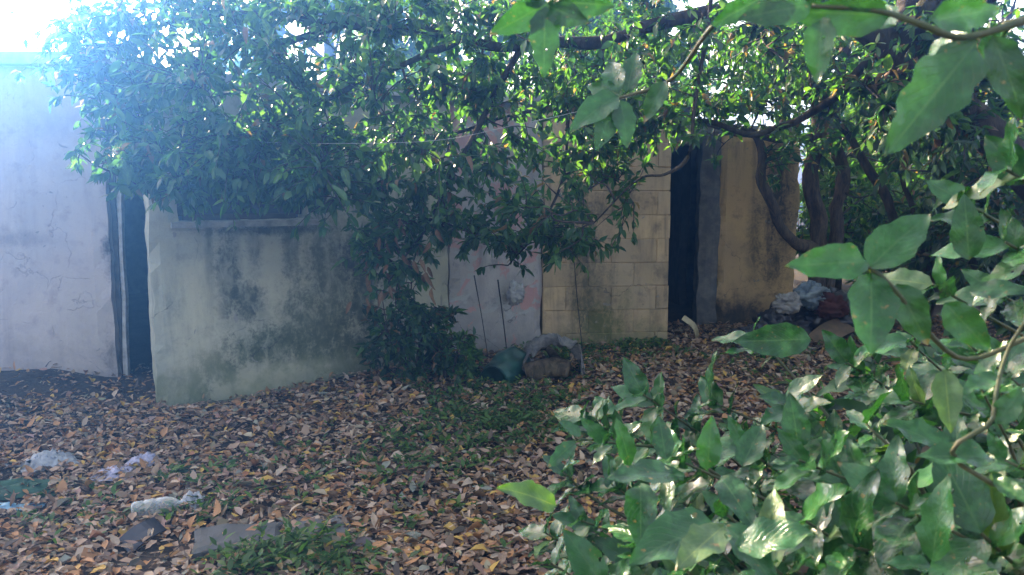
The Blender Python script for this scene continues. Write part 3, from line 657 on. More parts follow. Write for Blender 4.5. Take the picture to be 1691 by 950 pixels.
shrub('shrub', 'tall pale green shrub behind the junk heap', 5.6, 9.2, .9, 2.3, 260, BRIGHT, .12)
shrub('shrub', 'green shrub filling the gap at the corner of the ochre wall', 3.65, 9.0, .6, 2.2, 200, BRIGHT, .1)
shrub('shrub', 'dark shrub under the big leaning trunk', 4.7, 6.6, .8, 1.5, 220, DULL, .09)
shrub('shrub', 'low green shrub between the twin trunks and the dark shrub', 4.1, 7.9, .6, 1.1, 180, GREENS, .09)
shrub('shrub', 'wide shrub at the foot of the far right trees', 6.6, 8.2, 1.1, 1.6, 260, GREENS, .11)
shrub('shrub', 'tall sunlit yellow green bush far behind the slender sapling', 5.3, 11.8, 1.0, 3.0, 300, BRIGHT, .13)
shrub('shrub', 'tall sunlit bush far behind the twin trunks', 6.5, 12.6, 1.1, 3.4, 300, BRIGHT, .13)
# undergrowth in front of the house
c = G(680, 622); shrub('shrub', 'dark bluish undergrowth against the mouldy end of the cream wall', c.x, c.y - .1, .40, .62, 95, DULL, .065, None, 40)
c = G(745, 628); shrub('shrub', 'low green weed clump beside the dark undergrowth', c.x, c.y - .05, .3, .42, 90, GREENS, .055, None, 30)

# ------------------------------------------------------------------ near laurel bushes
LL = [leaf_mesh('leaf', M_laurel, .225 + .035 * (i % 3), c, f, .10 + .05 * (i % 2), i, 12, .06 + .07 * (i % 3 == 0)) for i, (c, f) in enumerate(((.05, .22), (.16, .3), (.28, .25), (.1, .4), (.22, .15), (.02, .3)))]
M_laurel_old = leaf_obj_mat('laurel_leaf_old', (.03, .09, .024), (.06, .11, .03), .3, .22, brown=1.0)
M_laurel_young = leaf_obj_mat('laurel_leaf_young', (.025, .085, .022), (.045, .11, .03), .3, .22)
LO = leaf_mesh('leaf', M_laurel_old, .24, .2, .2, .15, 3, 12, .08); LY = leaf_mesh('leaf', M_laurel_young, .24, .12, .25, .12, 5, 12, .08)
def px_leaf(root, u0, v0, y0, u1, v1, y1, tilt=.5, roll=0.0, me=None):
    a, b = P(u0, v0, y0), P(u1, v1, y1); ax = b - a; toc = (Vector((0, 0, CAM_H)) - a).normalized()
    n = (toc * (1 - tilt) + Vector((0, 0, 1)) * tilt); n = Matrix.Rotation(roll, 3, ax.normalized()) @ n
    o = put_leaf('leaf', me or LL[int(rng.integers(6))], a, ax, n, ax.length, root); return o
def whorl(root, tip, d, n, size, spread=.9, meshes=None):
    """leaves round a shoot tip"""
    d = Vector(d).normalized(); e = d.orthogonal().normalized(); f = d.cross(e); ph = random.uniform(0, 6.28)
    for i in range(n):
        t = ph + i * 2.4; s = spread * random.uniform(.6, 1.25); r = e * math.cos(t) + f * math.sin(t)
        ax = d * math.cos(s) + r * math.sin(s); ax.z -= .12
        p = Vector(tip) - d * (.012 * i * size / .09)
        nn = (d * 1.0 - r * .35 + Vector((0, 0, .5))); 
        me = LY if random.random() < .05 else (LO if random.random() < .012 else LL[int(rng.integers(6))])
        put_leaf('leaf', me, p, ax, nn, size * random.choice((.5, .7, .85, 1, 1.1, 1.25)), root)
def laurel_stem(root, pts, r0=.006, r1=.002):
    tb = Tubes(); cv = catmull(pts, 6); tb.add(cv, r0, r1, 6, .15, len(root.children)); tb.build('stem', M_stem, root); return cv

bush_b = Vector((1.25, 1.9, ground_z(1.25, 1.9) - .03))
bush = thing('laurel_bush', bush_b, 'glossy dark green laurel bush filling the lower right foreground', 'bush')
shoots = [  # (u, v, y) of each shoot tip in the lower right
    (1110, 755, 1.55), (1000, 730, 1.75), (1230, 740, 1.6), (1320, 760, 1.45), (1430, 700, 1.6), (1200, 850, 1.35), (1060, 880, 1.5), (1330, 860, 1.25), (1480, 830, 1.2),
    (1620, 880, 1.1), (1570, 740, 1.4), (1400, 900, 1.2), (960, 860, 1.8), (930, 780, 2.0), (1130, 940, 1.35), (1270, 930, 1.2), (1540, 930, 1.1), (1660, 760, 1.3), (1060, 650, 2.1), (1170, 660, 2.1), (1300, 660, 1.9),
    (1240, 560, 2.2), (1400, 600, 2.0), (1500, 660, 1.8), (1620, 640, 1.6), (1390, 800, 1.5), (910, 930, 1.8), (990, 960, 1.6), (1010, 800, 1.9), (1500, 560, 1.9), (1590, 560, 1.7), (960, 690, 2.2),
    (1120, 820, 1.9), (1250, 800, 1.9), (1350, 720, 1.9), (1450, 760, 1.8), (1550, 820, 1.6), (1640, 700, 1.8), (1180, 900, 1.7), (1300, 880, 1.6), (1420, 860, 1.6), (1040, 930, 1.8), (1480, 920, 1.4), (1600, 790, 1.5), (1100, 710, 2.2), (1210, 700, 2.2), (1420, 640, 2.2), (1540, 610, 2.1), (1660, 600, 2.0), (1660, 920, 1.2), (900, 880, 2.0), (1000, 680, 2.3)]
bstems = []
for k_, (u, v, y) in enumerate(shoots):
    t = P(u, v, y); side = Vector((random.uniform(.15, .6), random.uniform(-.1, .35), -random.uniform(.15, .45)))
    if t.z < .12: t.z = .12
    mid = t + side * .55; mid.z = max(.06, mid.z)
    r = bush_b + Vector((random.uniform(-.12, .12), random.uniform(-.12, .12), 0))
    cv = laurel_stem(bush, [r, r.lerp(mid, .6) + Vector((0, 0, .1)), mid, t], .008, .0025)
    whorl(bush, t, (t - mid) + Vector((0, -.02, .06)), random.choice((6, 7, 8)), .105)
    q = cv[-4]; whorl(bush, q, (t - mid).normalized() + Vector((0, 0, .2)), 4, .09, 1.2)
    
pin, ain, nin = sprays([tuple(c_) for c_ in [bush_b + Vector((.0, .0, .25)), bush_b + Vector((-.2, .1, .3)), bush_b + Vector((.25, .3, .3)), bush_b + Vector((-.35, .5, .3)), bush_b + Vector((.5, .6, .35)), bush_b + Vector((.1, .8, .35))]],
    np.concatenate([ellipsoid_pts((.75, 2.15, .42), (.55, .45, .32), 110, .1), ellipsoid_pts((1.25, 2.3, .55), (.55, .5, .45), 150, .1), ellipsoid_pts((.6, 1.75, .42), (.4, .3, .3), 80, .1), ellipsoid_pts((1.1, 1.9, .6), (.5, .4, .4), 110, .1), ellipsoid_pts((1.5, 2.9, .6), (.6, .5, .4), 70, .1)]), 11, .085, reach=.35, droop=.2)
nn_ = len(pin); cl_, _ = pal(nn_, [(3, (.010, .050, .020)), (2, (.02, .08, .028)), (.15, (.12, .07, .035))]); ln_ = .085 * np.exp(rng.normal(0, .25, nn_))
tag(leaf_cloud('foliage', pin, ain, nin, ln_, ln_ * .2, rng.normal(.15, .12, nn_), rng.normal(.25, .15, nn_), cl_, M_leafcloud, bush), kind='stuff')
# leaves one can pick out singly in the lower right
for a in [(1130, 785, 1.3, 1003, 783, 1.25), (1040, 770, 1.4, 1020, 690, 1.4), (1100, 760, 1.35, 1088, 685, 1.38), (1105, 765, 1.35, 1150, 735, 1.3), (1168, 775, 1.4, 1175, 690, 1.4), (1105, 790, 1.3, 1100, 848, 1.25),
          (1058, 800, 1.35, 1058, 900, 1.25), (1225, 770, 1.4, 1260, 700, 1.45), (1318, 740, 1.5, 1310, 655, 1.5), (1180, 870, 1.2, 1060, 890, 1.1), (1200, 870, 1.15, 1290, 960, 1.05), (1190, 790, 1.3, 1245, 860, 1.2),
          (1215, 900, 1.1, 1345, 880, 1.05), (1340, 560, 1.9, 1218, 565, 1.9), (960, 720, 1.7, 925, 690, 1.7), (950, 730, 1.65, 905, 770, 1.6)]:
    px_leaf(bush, *a, tilt=random.uniform(.3, .65), roll=random.uniform(-.5, .5))
px_leaf(bush, 920, 835, 1.6, 828, 800, 1.55, .3, .2, LY)
px_leaf(bush, 1195, 870, 1.15, 1125, 915, 1.05, .4, .1, LO); px_leaf(bush, 1560, 610, 1.15, 1570, 712, 1.1, .25, .0, LY)

# the taller laurel at the right edge: stems come down out of the picture, arching shoots reach into it above and beside
tall_b = Vector((1.35, .95, ground_z(1.35, .95) - .03))
tall = thing('tall_laurel', tall_b, 'tall laurel shoots with broad wavy leaves arching in along the right edge', 'bush')
s1 = laurel_stem(tall, [tall_b, Vector((1.2, 1.0, .8)), P(1760, 520, 1.05), P(1691, 560, 1.05), P(1580, 590, 1.05), P(1470, 470, 1.0), P(1432, 440, 1.0)], .006, .002)
for a in [(1432, 435, 1.0, 1308, 432, .98), (1435, 445, 1.0, 1535, 338, 1.0), (1440, 450, 1.0, 1437, 588, .95), (1480, 470, 1.02, 1535, 565, .98), (1560, 500, 1.02, 1635, 580, 1.0), (1600, 480, 1.1, 1700, 470, 1.05), (1600, 430, 1.2, 1595, 320, 1.2)]:
    px_leaf(tall, *a, tilt=.35, roll=random.uniform(-.4, .4))
s2 = laurel_stem(tall, [tall_b, Vector((1.25, .9, .9)), P(1640, 800, .95), P(1640, 690, .95), P(1660, 590, 1.0), P(1700, 520, 1.0)], .004, .002)
for a in [(1640, 760, .95, 1520, 740, .95), (1645, 700, .95, 1690, 640, .95), (1642, 790, .95, 1700, 830, .9), (1650, 620, 1.0, 1590, 650, .98)]:
    px_leaf(tall, *a, tilt=.45, roll=random.uniform(-.5, .5))
s3 = laurel_stem(tall, [tall_b + Vector((.05, 0, 0)), Vector((1.5, .9, 1.2)), Vector((1.35, .9, 1.85)), P(1760, 20, .9), P(1691, 35, .9), P(1590, 62, .88), P(1520, 40, .88), P(1450, 18, .9), P(1340, 10, .92)], .0065, .0025)
for a in [(1612, 70, .88, 1468, 248, .85), (1535, 35, .88, 1660, 10, .9), (1360, 30, .92, 1345, 132, .9), (1470, 25, .9, 1300, 18, .92), (1480, 40, .9, 1400, 30, 1.0), (1340, 8, .92, 1230, 22, .9), (1260, -5, .95, 1178, 40, .93), (1640, 60, .9, 1700, 190, .88), (1660, 50, .9, 1600, 120, 1.0), (1600, 60, .9, 1520, 95, 1.0)]:
    px_leaf(tall, *a, tilt=.25, roll=random.uniform(-.35, .35))
s4 = laurel_stem(tall, [P(1400, -30, .92) + Vector((0, .02, .05)), P(1200, -60, 1.0), P(1000, -45, 1.05), P(905, 5, 1.05)], .005, .002)
for a in [(905, 5, 1.05, 815, 55, 1.03), (900, 10, 1.05, 898, 126, 1.02), (910, 2, 1.05, 1015, 10, 1.05), (905, 10, 1.05, 955, 32, 1.0), (900, 5, 1.05, 850, -30, 1.0)]:
    px_leaf(tall, *a, tilt=.15, roll=random.uniform(-.3, .3))
s5 = laurel_stem(tall, [P(1300, -50, 1.0), P(1180, 40, 1.25), P(1110, 130, 1.4), P(1030, 160, 1.45), P(1010, 165, 1.45)], .005, .002)
for a in [(1020, 160, 1.45, 945, 195, 1.4), (1015, 165, 1.45, 990, 240, 1.4), (1025, 165, 1.45, 1040, 235, 1.4), (1030, 160, 1.45, 965, 140, 1.5), (1035, 155, 1.45, 1050, 80, 1.5), (1100, 135, 1.4, 1060, 200, 1.4), (1020, 155, 1.45, 1005, 90, 1.5)]:
    px_leaf(tall, *a, tilt=.3, roll=random.uniform(-.5, .5))
for (u, v, y) in [(1600, 340, 1.4), (1660, 280, 1.3), (1540, 470, 1.5), (1660, 400, 1.3), (1640, 480, 1.5)]:
    t = P(u, v, y); m_ = t + Vector((.3, .05, -.15)); laurel_stem(tall, [tall_b + Vector((.1, .05, 0)), Vector((1.6, 1.1, .9)), m_, t], .006, .0025); whorl(tall, t, t - m_, 5, .095)

# ------------------------------------------------------------------ fallen leaves, litter, weeds
LITTER = [(4, (.26, .165, .11)), (4, (.38, .24, .16)), (3, (.50, .35, .245)), (3, (.44, .21, .095)), (1.0, (.55, .32, .085)), (1.3, (.11, .078, .058)), (.6, (.26, .25, .19))]
def in_view_ground(n, ymin=2.4, ymax=8.2):
    pts = []
    while len(pts) < n:
        y = ymin + (ymax - ymin) * random.random() ** 1.15; x = random.uniform(-.72, .72) * (y + .3)
        # stay out of the house
        if x < A1.x and y > YA - .03: continue
        if A1.x <= x < B0.x and y > 6.7: continue
        if B0.x <= x < C0.x and y > B0.y + (x - B0.x) * .577 - .02 and not (x < B0.x): continue
        if C0.x <= x < D1.x and y > 6.45 + .3 * (x - C0.x) - .02: continue
        if x >= D1.x and y > YE and x < ex1: continue
        pts.append((x, y))
    return pts
pts = in_view_ground(72000)
xy = np.array(pts); dens = np.array([mnoise.noise(Vector((x * 1.3, y * 1.3, 3.3))) for x, y in pts])
left = xy[:, 0] < -1.9
ok = (dens * 1.5 + rng.random(len(pts)) * 1.2 > .10) & ~((xy[:, 1] > 5.55) & (xy[:, 0] < -2.3) & (rng.random(len(pts)) < .8))
xy = xy[ok]; n = len(xy)
zz = np.array([ground_z(x, y) for x, y in xy]) + rng.random(n) * .045
ax = rng.normal(0, 1, (n, 3)); ax[:, 2] *= .2; nr = np.array([0, 0, 1.0]) + rng.normal(0, .3, (n, 3))
cl, ix = pal(n, LITTER, .28)
ln = np.clip(.042 * np.exp(rng.normal(0, .42, n)), .014, .080)
tag(leaf_cloud('leaf_litter', np.column_stack([xy, zz]), ax, nr, ln, ln * (.16 + .16 * rng.random(n)), rng.normal(.15, .35, n), rng.normal(.3, .5, n), cl, M_litter), 'thick carpet of dry brown leaf litter covering the yard floor', 'leaf litter', None, 'stuff')
FM = {k_: [leaf_mesh('fallen_leaf', m_, .21 + .02 * i, c, f, .18, i * 1.3, 7) for i, (c, f) in enumerate(((.15, .35), (.45, .7), (-.2, .5), (.3, .2)))] for k_, m_ in M_fall.items()}
FL = {'yellow': 'big yellow fallen leaf lying on top of the brown litter', 'orange': 'big orange brown fallen leaf lying on top of the litter', 'brown': 'big dark brown curled fallen leaf lying on top of the litter', 'tan': 'big pale tan fallen leaf lying on top of the litter'}
cand = [p for p in in_view_ground(900, 2.5, 5.6) if abs(p[0]) < .64 * p[1] and p[0] < .45 * p[1] + .3]
cand.sort(key=lambda p: p[1] + random.random() * 1.6)
for (x, y) in cand[:300]:
    kd = random.choices(('yellow', 'orange', 'brown', 'tan'), (2.2, 2.5, 3, 3))[0]
    a = Vector((random.gauss(0, 1), random.gauss(0, 1), random.gauss(.02, .13))); nn = Vector((random.gauss(0, .3), random.gauss(-.15, .3), 1))
    o = put_leaf('fallen_leaf', FM[kd][random.randrange(4)], Vector((x, y, ground_z(x, y) + random.uniform(.035, .06))), a, nn, .060 * math.exp(max(-.35, min(.25, random.gauss(0, .2)))))
    tag(o, FL[kd], 'leaf', 'large fallen leaves on the litter')

gt = Tubes()
for (x, y) in in_view_ground(170, 2.5, 7):
    a_ = random.uniform(0, 6.28); L_ = random.uniform(.08, .4); z_ = ground_z(x, y) + .03
    p_ = Vector((x, y, z_)); q_ = p_ + Vector((math.cos(a_) * L_, math.sin(a_) * L_, random.uniform(-.01, .04))); m_ = p_.lerp(q_, .5) + Vector((random.gauss(0, .02), random.gauss(0, .02), .012))
    gt.add(catmull([p_, m_, q_], 3), random.uniform(.0018, .005), .0012, 4)
tag(gt.build('fallen_twigs', M_twig), 'thin bare twigs scattered over the leaf litter', 'twigs', None, 'stuff')

def weeds(name, label, spots, palette, hmin, hmax, per, kind='stuff', cat='weeds'):
    pos, ax, ln = [], [], []
    for (x, y, r, n) in spots:
        for _ in range(n):
            a, d = random.uniform(0, 6.28), r * math.sqrt(random.random()); px_, py_ = x + math.cos(a) * d, y + math.sin(a) * d; z = ground_z(px_, py_) + .01
            h = random.uniform(hmin, hmax)
            for j in range(per):
                t = random.uniform(.1, 1); b = random.uniform(0, 6.28)
                pos.append((px_ + math.cos(b) * .01, py_ + math.sin(b) * .01, z + h * t * .8)); ax.append((math.cos(b), math.sin(b), random.uniform(.1, 1.2))); ln.append(random.uniform(.025, .055) * (1 + hmax))
    n = len(pos); cl, _ = pal(n, palette, .25); ln = np.array(ln)
    return tag(leaf_cloud(name, np.array(pos), np.array(ax), np.array([0, 0, 1.0]) + rng.normal(0, .3, (n, 3)), ln, ln * .2, rng.normal(.3, .2, n), rng.normal(.2, .2, n), cl, M_weed), label, cat, None, kind)
WG = [(3, (.045, .10, .03)), (3, (.07, .15, .04)), (1, (.12, .19, .05)), (.3, (.2, .14, .06))]
def gs(u, v, r, n): g = G(u, v); return (g.x, g.y, r, n)
weeds('green_weeds', 'fresh green weeds growing in front of the concrete slab', [gs(430, 935, .13, 26), gs(500, 915, .12, 26), gs(540, 940, .16, 26), gs(390, 950, .16, 16), gs(470, 950, .2, 26), gs(600, 960, .2, 14)], WG, .04, .16, 6)
weeds('grass_seedlings', 'sparse small green seedlings sprouting through the litter', [gs(820, 660, .5, 75), gs(900, 640, .4, 75), gs(730, 640, .35, 60), gs(760, 720, .45, 110), gs(840, 720, .45, 110), gs(800, 680, .4, 90), gs(900, 690, .4, 80), gs(700, 760, .4, 60), gs(560, 750, .5, 30), gs(440, 800, .4, 30), gs(330, 790, .25, 20),
      gs(640, 800, .5, 30), gs(700, 900, .4, 20), gs(1000, 600, .5, 75), gs(1080, 585, .3, 45), gs(1300, 600, .8, 100), gs(100, 850, .3, 15), gs(340, 850, .15, 20), gs(180, 870, .3, 15), gs(900, 590, .3, 40), gs(960, 580, .2, 40), gs(1040, 578, .15, 60), gs(1085, 574, .08, 50), gs(930, 588, .1, 40), gs(860, 592, .12, 40)], WG, .03, .09, 5)

# ------------------------------------------------------------------ rubbish and small things
def crumple(name, p, sx, sy, sz, mat, label, cat, rot=0.0, seed=0, n=22, group=None, arch=.5, rough=1.0):
    """a crumpled sheet with sharp folds, sagging to the ground at its rim, turned under so that it has a back"""
    V, Fc = [], []; R = Matrix.Rotation(rot, 3, 'Z')
    for j in range(n + 1):
        for i in range(n + 1):
            a, b = i / n * 2 - 1, j / n * 2 - 1; r = math.hypot(a, b); ang = math.atan2(b, a)
            edge = 1 + .25 * mnoise.noise(Vector((math.cos(ang) * 1.6 + seed, math.sin(ang) * 1.6, seed)))
            q = Vector((a * 2.4 + seed, b * 2.4, seed * 1.7)); f = 1 - abs(mnoise.noise(q)) * 2 * rough; f2 = 1 - abs(mnoise.noise(q * 2.6)) * 2
            h = max(0, 1 - r * r * .75) ** .8 * (arch + .5 * f + .22 * f2)
            v = Vector((a * sx * edge, b * sy * edge, max(.0, h) * sz)); v += Vector((mnoise.noise(q * 1.8), mnoise.noise(q * 1.8 + Vector((7, 3, 1))), 0)) * min(sx, sy) * .22
            w = Vector(p) + R @ v; w.z = max(w.z - .022, ground_z(w.x, w.y) + .004); V.append(w)
    for j in range(n):
        for i in range(n): a = j * (n + 1) + i; Fc.append((a, a + 1, a + n + 2, a + n + 1))
    o = mesh_obj(name, V, Fc, mat, None, True)
    sd = o.modifiers.new('thick', 'SOLIDIFY'); sd.thickness = .004; sd.offset = 1
    return tag(o, label, cat, group)
def plastic(name, c1, c2, rough=.35, trans=.3, alpha=None): return plain_mat(name, c1, c2, rough, 10, .5, .008, 0, trans, alpha)
m_wbag = plastic('white_plastic', (.50, .50, .50), (.30, .30, .31), .35); m_lil = plastic('lilac_cloth', (.46, .42, .50), (.34, .32, .40), .8, .1)
m_grn = plastic('dark_green_plastic', (.008, .075, .06), (.012, .05, .045), .3, .1); m_grc = plastic('green_cloth', (.03, .09, .05), (.02, .055, .035), .8, .05)
m_blk = plastic('black_plastic', (.012, .012, .015), (.03, .03, .035), .3, 0); m_blu = plastic('blue_plastic', (.12, .36, .52), (.25, .48, .58), .35, .2)
m_bgr = plastic('blue_grey_plastic', (.10, .15, .18), (.22, .28, .30), .35, .15); m_card = plain_mat('cardboard', (.17, .11, .07), (.10, .07, .045), .85)
m_red = plain_mat('dark_red_cloth', (.09, .025, .02), (.05, .018, .015), .85); m_net = plain_mat('grey_net', (.30, .29, .28), (.16, .155, .15), .7, 40, .2, .01, 0, .25, .55)
m_rag = plain_mat('pale_rag', (.34, .33, .31), (.16, .15, .14), .85)

g = G(85, 772); crumple('plastic_bag', g, .14, .06, .11, m_wbag, 'white plastic bag crumpled on the litter near the left edge', 'bag', .4, 1)
g = G(30, 768); crumple('plastic_scrap', g, .15, .04, .025, m_wbag, 'flat white plastic scrap lying left of the white bag', 'scrap', .1, 2, 12)
g = G(190, 785); crumple('cloth', g, .11, .09, .06, m_lil, 'lilac rag bunched up lower of the two lilac rags', 'rag', .2, 3)
g = G(240, 768); crumple('cloth', g, .11, .05, .08, m_lil, 'lilac rag standing up higher of the two lilac rags', 'rag', .7, 4)
g = G(25, 812); crumple('cloth', g, .22, .10, .07, m_grc, 'dark green cloth lying at the left edge', 'cloth', .3, 5)
g = G(308, 782); crumple('cloth', g, .15, .07, .06, m_grc, 'dark green cloth lying beside the lilac rags', 'cloth', -.2, 6)
g = G(12, 838); crumple('wrapper', g, .07, .035, .04, m_blu, 'bright blue wrapper at the left edge', 'wrapper', 0, 7, 12)
g = G(52, 838); crumple('wrapper', g, .05, .035, .035, m_blu, 'pale blue wrapper beside the bright blue one', 'wrapper', .5, 8, 12)
g = G(318, 838); crumple('plastic_bag', g, .07, .06, .09, m_wbag, 'greyish white plastic bag just above the clear bottle', 'bag', .9, 9)
g = G(785, 722); crumple('plastic_scrap', g, .07, .03, .05, m_wbag, 'small white plastic scrap in the middle of the litter', 'scrap', -.3, 10, 12)
g = G(822, 772); crumple('plastic_scrap', g, .04, .025, .035, m_wbag, 'tiny white scrap beside the laurel bush edge', 'scrap', .6, 11, 10)
g = G(675, 895); crumple('plastic_scrap', g, .06, .05, .035, m_bgr, 'grey blue scrap lying right of the concrete slab', 'scrap', .6, 12, 12)
g = G(60, 705); crumple('sacking', g, .5, .10, .05, M_dark, 'dark sodden sacking in the debris by the pinkish wall', 'sacking', .1, 13)
g = G(170, 690); crumple('sacking', g, .3, .10, .05, M_dark, 'dark sodden sacking lying before the left doorway', 'sacking', -.2, 14)

# clear bottle lying on its side
def lathe(name, prof, p, d, mat, parent=None, k=18, dent=0.0):
    d = Vector(d).normalized(); e = d.orthogonal().normalized(); f = d.cross(e); V, Fc = [], []
    for (t, r) in prof:
        for j in range(k):
            a = 2 * math.pi * j / k; rr = r * (1 + dent * mnoise.noise(Vector((math.cos(a) * 1.5, math.sin(a) * 1.5, t * 25)))); V.append(Vector(p) + d * t + (e * math.cos(a) + f * math.sin(a)) * rr)
    for i in range(len(prof) - 1):
        for j in range(k): Fc.append((i * k + j, i * k + (j + 1) % k, (i + 1) * k + (j + 1) % k, (i + 1) * k + j))
    Fc += [tuple(reversed(range(k))), tuple((len(prof) - 1) * k + j for j in range(k))]
    return mesh_obj(name, V, Fc, mat, parent, True)
kk = NT('clear_plastic'); b1 = kk.pbr((.75, .78, .76), .12, None, .6); tp = kk.n('BsdfTransparent'); tp.inputs[0].default_value = (.88, .92, .90, 1)
lw = kk.n('LayerWeight'); lw.inputs[0].default_value = .35; mx = kk.n('MixShader'); kk.l(kk.math('ADD', kk.math('MULTIPLY', lw.outputs['Facing'], .6), .18), mx.inputs[0]); kk.l(tp.outputs[0], mx.inputs[1]); kk.l(b1, mx.inputs[2]); m_clear = kk.end(mx.outputs[0])
g = G(218, 862, .05); bot = thing('plastic_bottle', g, 'clear plastic bottle lying on its side in the litter', 'bottle')
bdir = G(300, 848, .05) - g; bdir.z = .01
lathe('body', [(0, .018), (.003, .036), (.015, .042), (.05, .040), (.055, .037), (.06, .041), (.10, .042), (.105, .038), (.11, .042), (.15, .041), (.18, .032), (.20, .018), (.205, .0125), (.222, .0125)], g, bdir, m_clear, bot, 20, .12)
lathe('cap', [(.217, .0145), (.219, .0155), (.232, .0155), (.234, .013)], g, bdir, m_wbag, bot, 14)
# black plastic panel
def plate(name, p, ax, up, L, W, T, bend, mat, label, cat, group=None):
    Mx = basis(ax, up); V, Fc = [], []; n = 8
    for s in (0, 1):
        for i in range(n + 1):
            for j in (-1, 0, 1):
                t = i / n; V.append(Vector(p) + Mx @ Vector((j * W / 2 * (1 - .12 * t * (j > 0)), t * L, bend * math.sin(math.pi * t) + .06 * bend * j * j - s * T)))
    m = 3 * (n + 1)
    for i in range(n):
        for j in range(2):
            a = i * 3 + j; Fc.append((a, a + 1, a + 4, a + 3)); Fc.append((m + a, m + a + 3, m + a + 4, m + a + 1))
        Fc.append((i * 3, i * 3 + 3, m + i * 3 + 3, m + i * 3)); Fc.append((i * 3 + 2, m + i * 3 + 2, m + i * 3 + 5, i * 3 + 5))
    for e in (0, n * 3): Fc += [(e, m + e, m + e + 1, e + 1), (e + 1, m + e + 1, m + e + 2, e + 2)]
    return tag(mesh_obj(name, V, Fc, mat), label, cat, group)
a, b = G(205, 912, .02), G(262, 890, .06); plate('broken_plastic', a, b - a, Vector((-.2, -.8, .6)), .17, .10, .006, .02, m_blk, 'broken black plastic panel propped in the litter beside the concrete slab', 'panel')
# broken concrete slab, half buried
m_kerb = wall_mat('slab_concrete', (.10, .097, .09), (.16, .155, .145), .5, streak=.3, moss_z=None)
a, b = G(318, 930), G(585, 893); d = (b - a); d.z = 0; L = d.length; d.normalize(); sv = Vector((-d.y, d.x, 0)); V, Fc = [], []; n1, n2 = 26, 9
def slab_pt(t, w_, h):
    e = 1 + .12 * mnoise.noise(Vector((t * 5, w_ * 3, 2)))
    v = a + d * (L * t) + sv * (w_ * .24 * e); v.z = ground_z(v.x, v.y) + h - .02 * t; q = v * 9
    return v + Vector((mnoise.noise(q), mnoise.noise(q + Vector((4, 4, 4))), .6 * mnoise.noise(q * 1.7))) * .012
for h in (.058, -.05):
    for i_ in range(n1 + 1):
        for j_ in range(n2 + 1): V.append(slab_pt(i_ / n1, j_ / n2, h - (.012 if h > 0 and (i_ in (0, n1) or j_ in (0, n2)) else 0) - (.02 if h > 0 and 14 <= i_ <= 15 and random.random() < .8 else 0)))
m1 = (n1 + 1) * (n2 + 1)
for i_ in range(n1):
    for j_ in range(n2):
        q = i_ * (n2 + 1) + j_; Fc.append((q, q + n2 + 1, q + n2 + 2, q + 1)); Fc.append((m1 + q, m1 + q + 1, m1 + q + n2 + 2, m1 + q + n2 + 1))
    for j_ in (0, n2): q = i_ * (n2 + 1) + j_; Fc.append((q, m1 + q, m1 + q + n2 + 1, q + n2 + 1) if j_ == 0 else (q, q + n2 + 1, m1 + q + n2 + 1, m1 + q))
for i_ in (0, n1):
    for j_ in range(n2): q = i_ * (n2 + 1) + j_; Fc.append((q, q + 1, m1 + q + 1, m1 + q) if i_ == 0 else (q, m1 + q, m1 + q + 1, q + 1))
tag(mesh_obj('concrete_slab', V, Fc, m_kerb), 'flat grey broken concrete slab half buried in the litter behind green weeds', 'slab')

# green tub, net over a rotten log
g = G(815, 640); e = G(872, 610)
d = (e - g); L = .34; ax_ = Vector((d.x, d.y, .12)).normalized()
V, Fc = [], []; n1, n2 = 14, 12
sidev = ax_.cross(Vector((0, 0, 1))).normalized(); upv = sidev.cross(ax_)
for i in range(n1 + 1):
    t = i / n1; r = .115 + .03 * t
    for j in range(n2 + 1):
        an = math.radians(-25 + 215 * j / n2); q = Vector((math.cos(an), math.sin(an), t * 2)); rr = r * (1 + .22 * mnoise.noise(q * 1.6))
        V.append(g + Vector((0, .05, .02)) + ax_ * (t * L) + sidev * (math.cos(an) * rr) + upv * (math.sin(an) * rr * .95))
for i in range(n1):
    for j in range(n2): q = i * (n2 + 1) + j; Fc.append((q, q + 1, q + n2 + 2, q + n2 + 1))
Fc.append(tuple(range(n2 + 1)))
o = mesh_obj('plastic_tub', V, Fc, m_grn, None, True); o.modifiers.new('thick', 'SOLIDIFY').thickness = .006; tag(o, 'crushed dark green plastic tub lying on its side below the wall', 'tub')
lg = thing('rotten_log', G(915, 628), 'short rotten brown log lying under the grey net', 'log')
tb = Tubes(); p0, p1 = G(868, 632, .06), G(940, 632, .08); tb.add(catmull([p0, p0.lerp(p1, .5) + Vector((0, .02, .03)), p1], 6), .085, .07, 10, .5, 3); tb.build('stump', M_bark2, lg)
tb = Tubes(); tb.add(catmull([G(925, 622, .1), G(905, 600, .12), G(890, 605, .14)], 5), .035, .02, 8, .3, 5); tb.build('branch_stub', M_bark2, lg)
c0, c1 = G(866, 634), G(966, 634); V, Fc = [], []; n2 = 16; w_ = (c1 - c0).length
prof = [(0, .05), (.03, .16), (.14, .25), (.35, .31), (.58, .30), (.80, .25), (.93, .14), (1.0, .0)]
cv = catmull([Vector((c0.x + w_ * a_, 0, h_)) for a_, h_ in prof], 6)
for i_, c_ in enumerate(cv):
    for j_ in range(n2 + 1):
        t = j_ / n2; q = Vector((c_.x * 6, t * 3.5, c_.z * 6)); y_ = c0.y - .02 + t * .40 + .09 * mnoise.noise(Vector((c_.x * 7, c_.z * 7, 4))) * (1 - t)
        fold = .05 * (1 - 3 * abs(mnoise.noise(q * 1.1))) + .02 * (1 - 3 * abs(mnoise.noise(q * 2.7)))
        V.append(Vector((c_.x + .05 * mnoise.noise(q * 1.3), y_, max(ground_z(c_.x, y_) + .004, ground_z(c_.x, y_) + c_.z * (1 - .35 * t) + fold))))
for i_ in range(len(cv) - 1):
    for j_ in range(n2): q = i_ * (n2 + 1) + j_; Fc.append((q, q + 1, q + n2 + 2, q + n2 + 1))
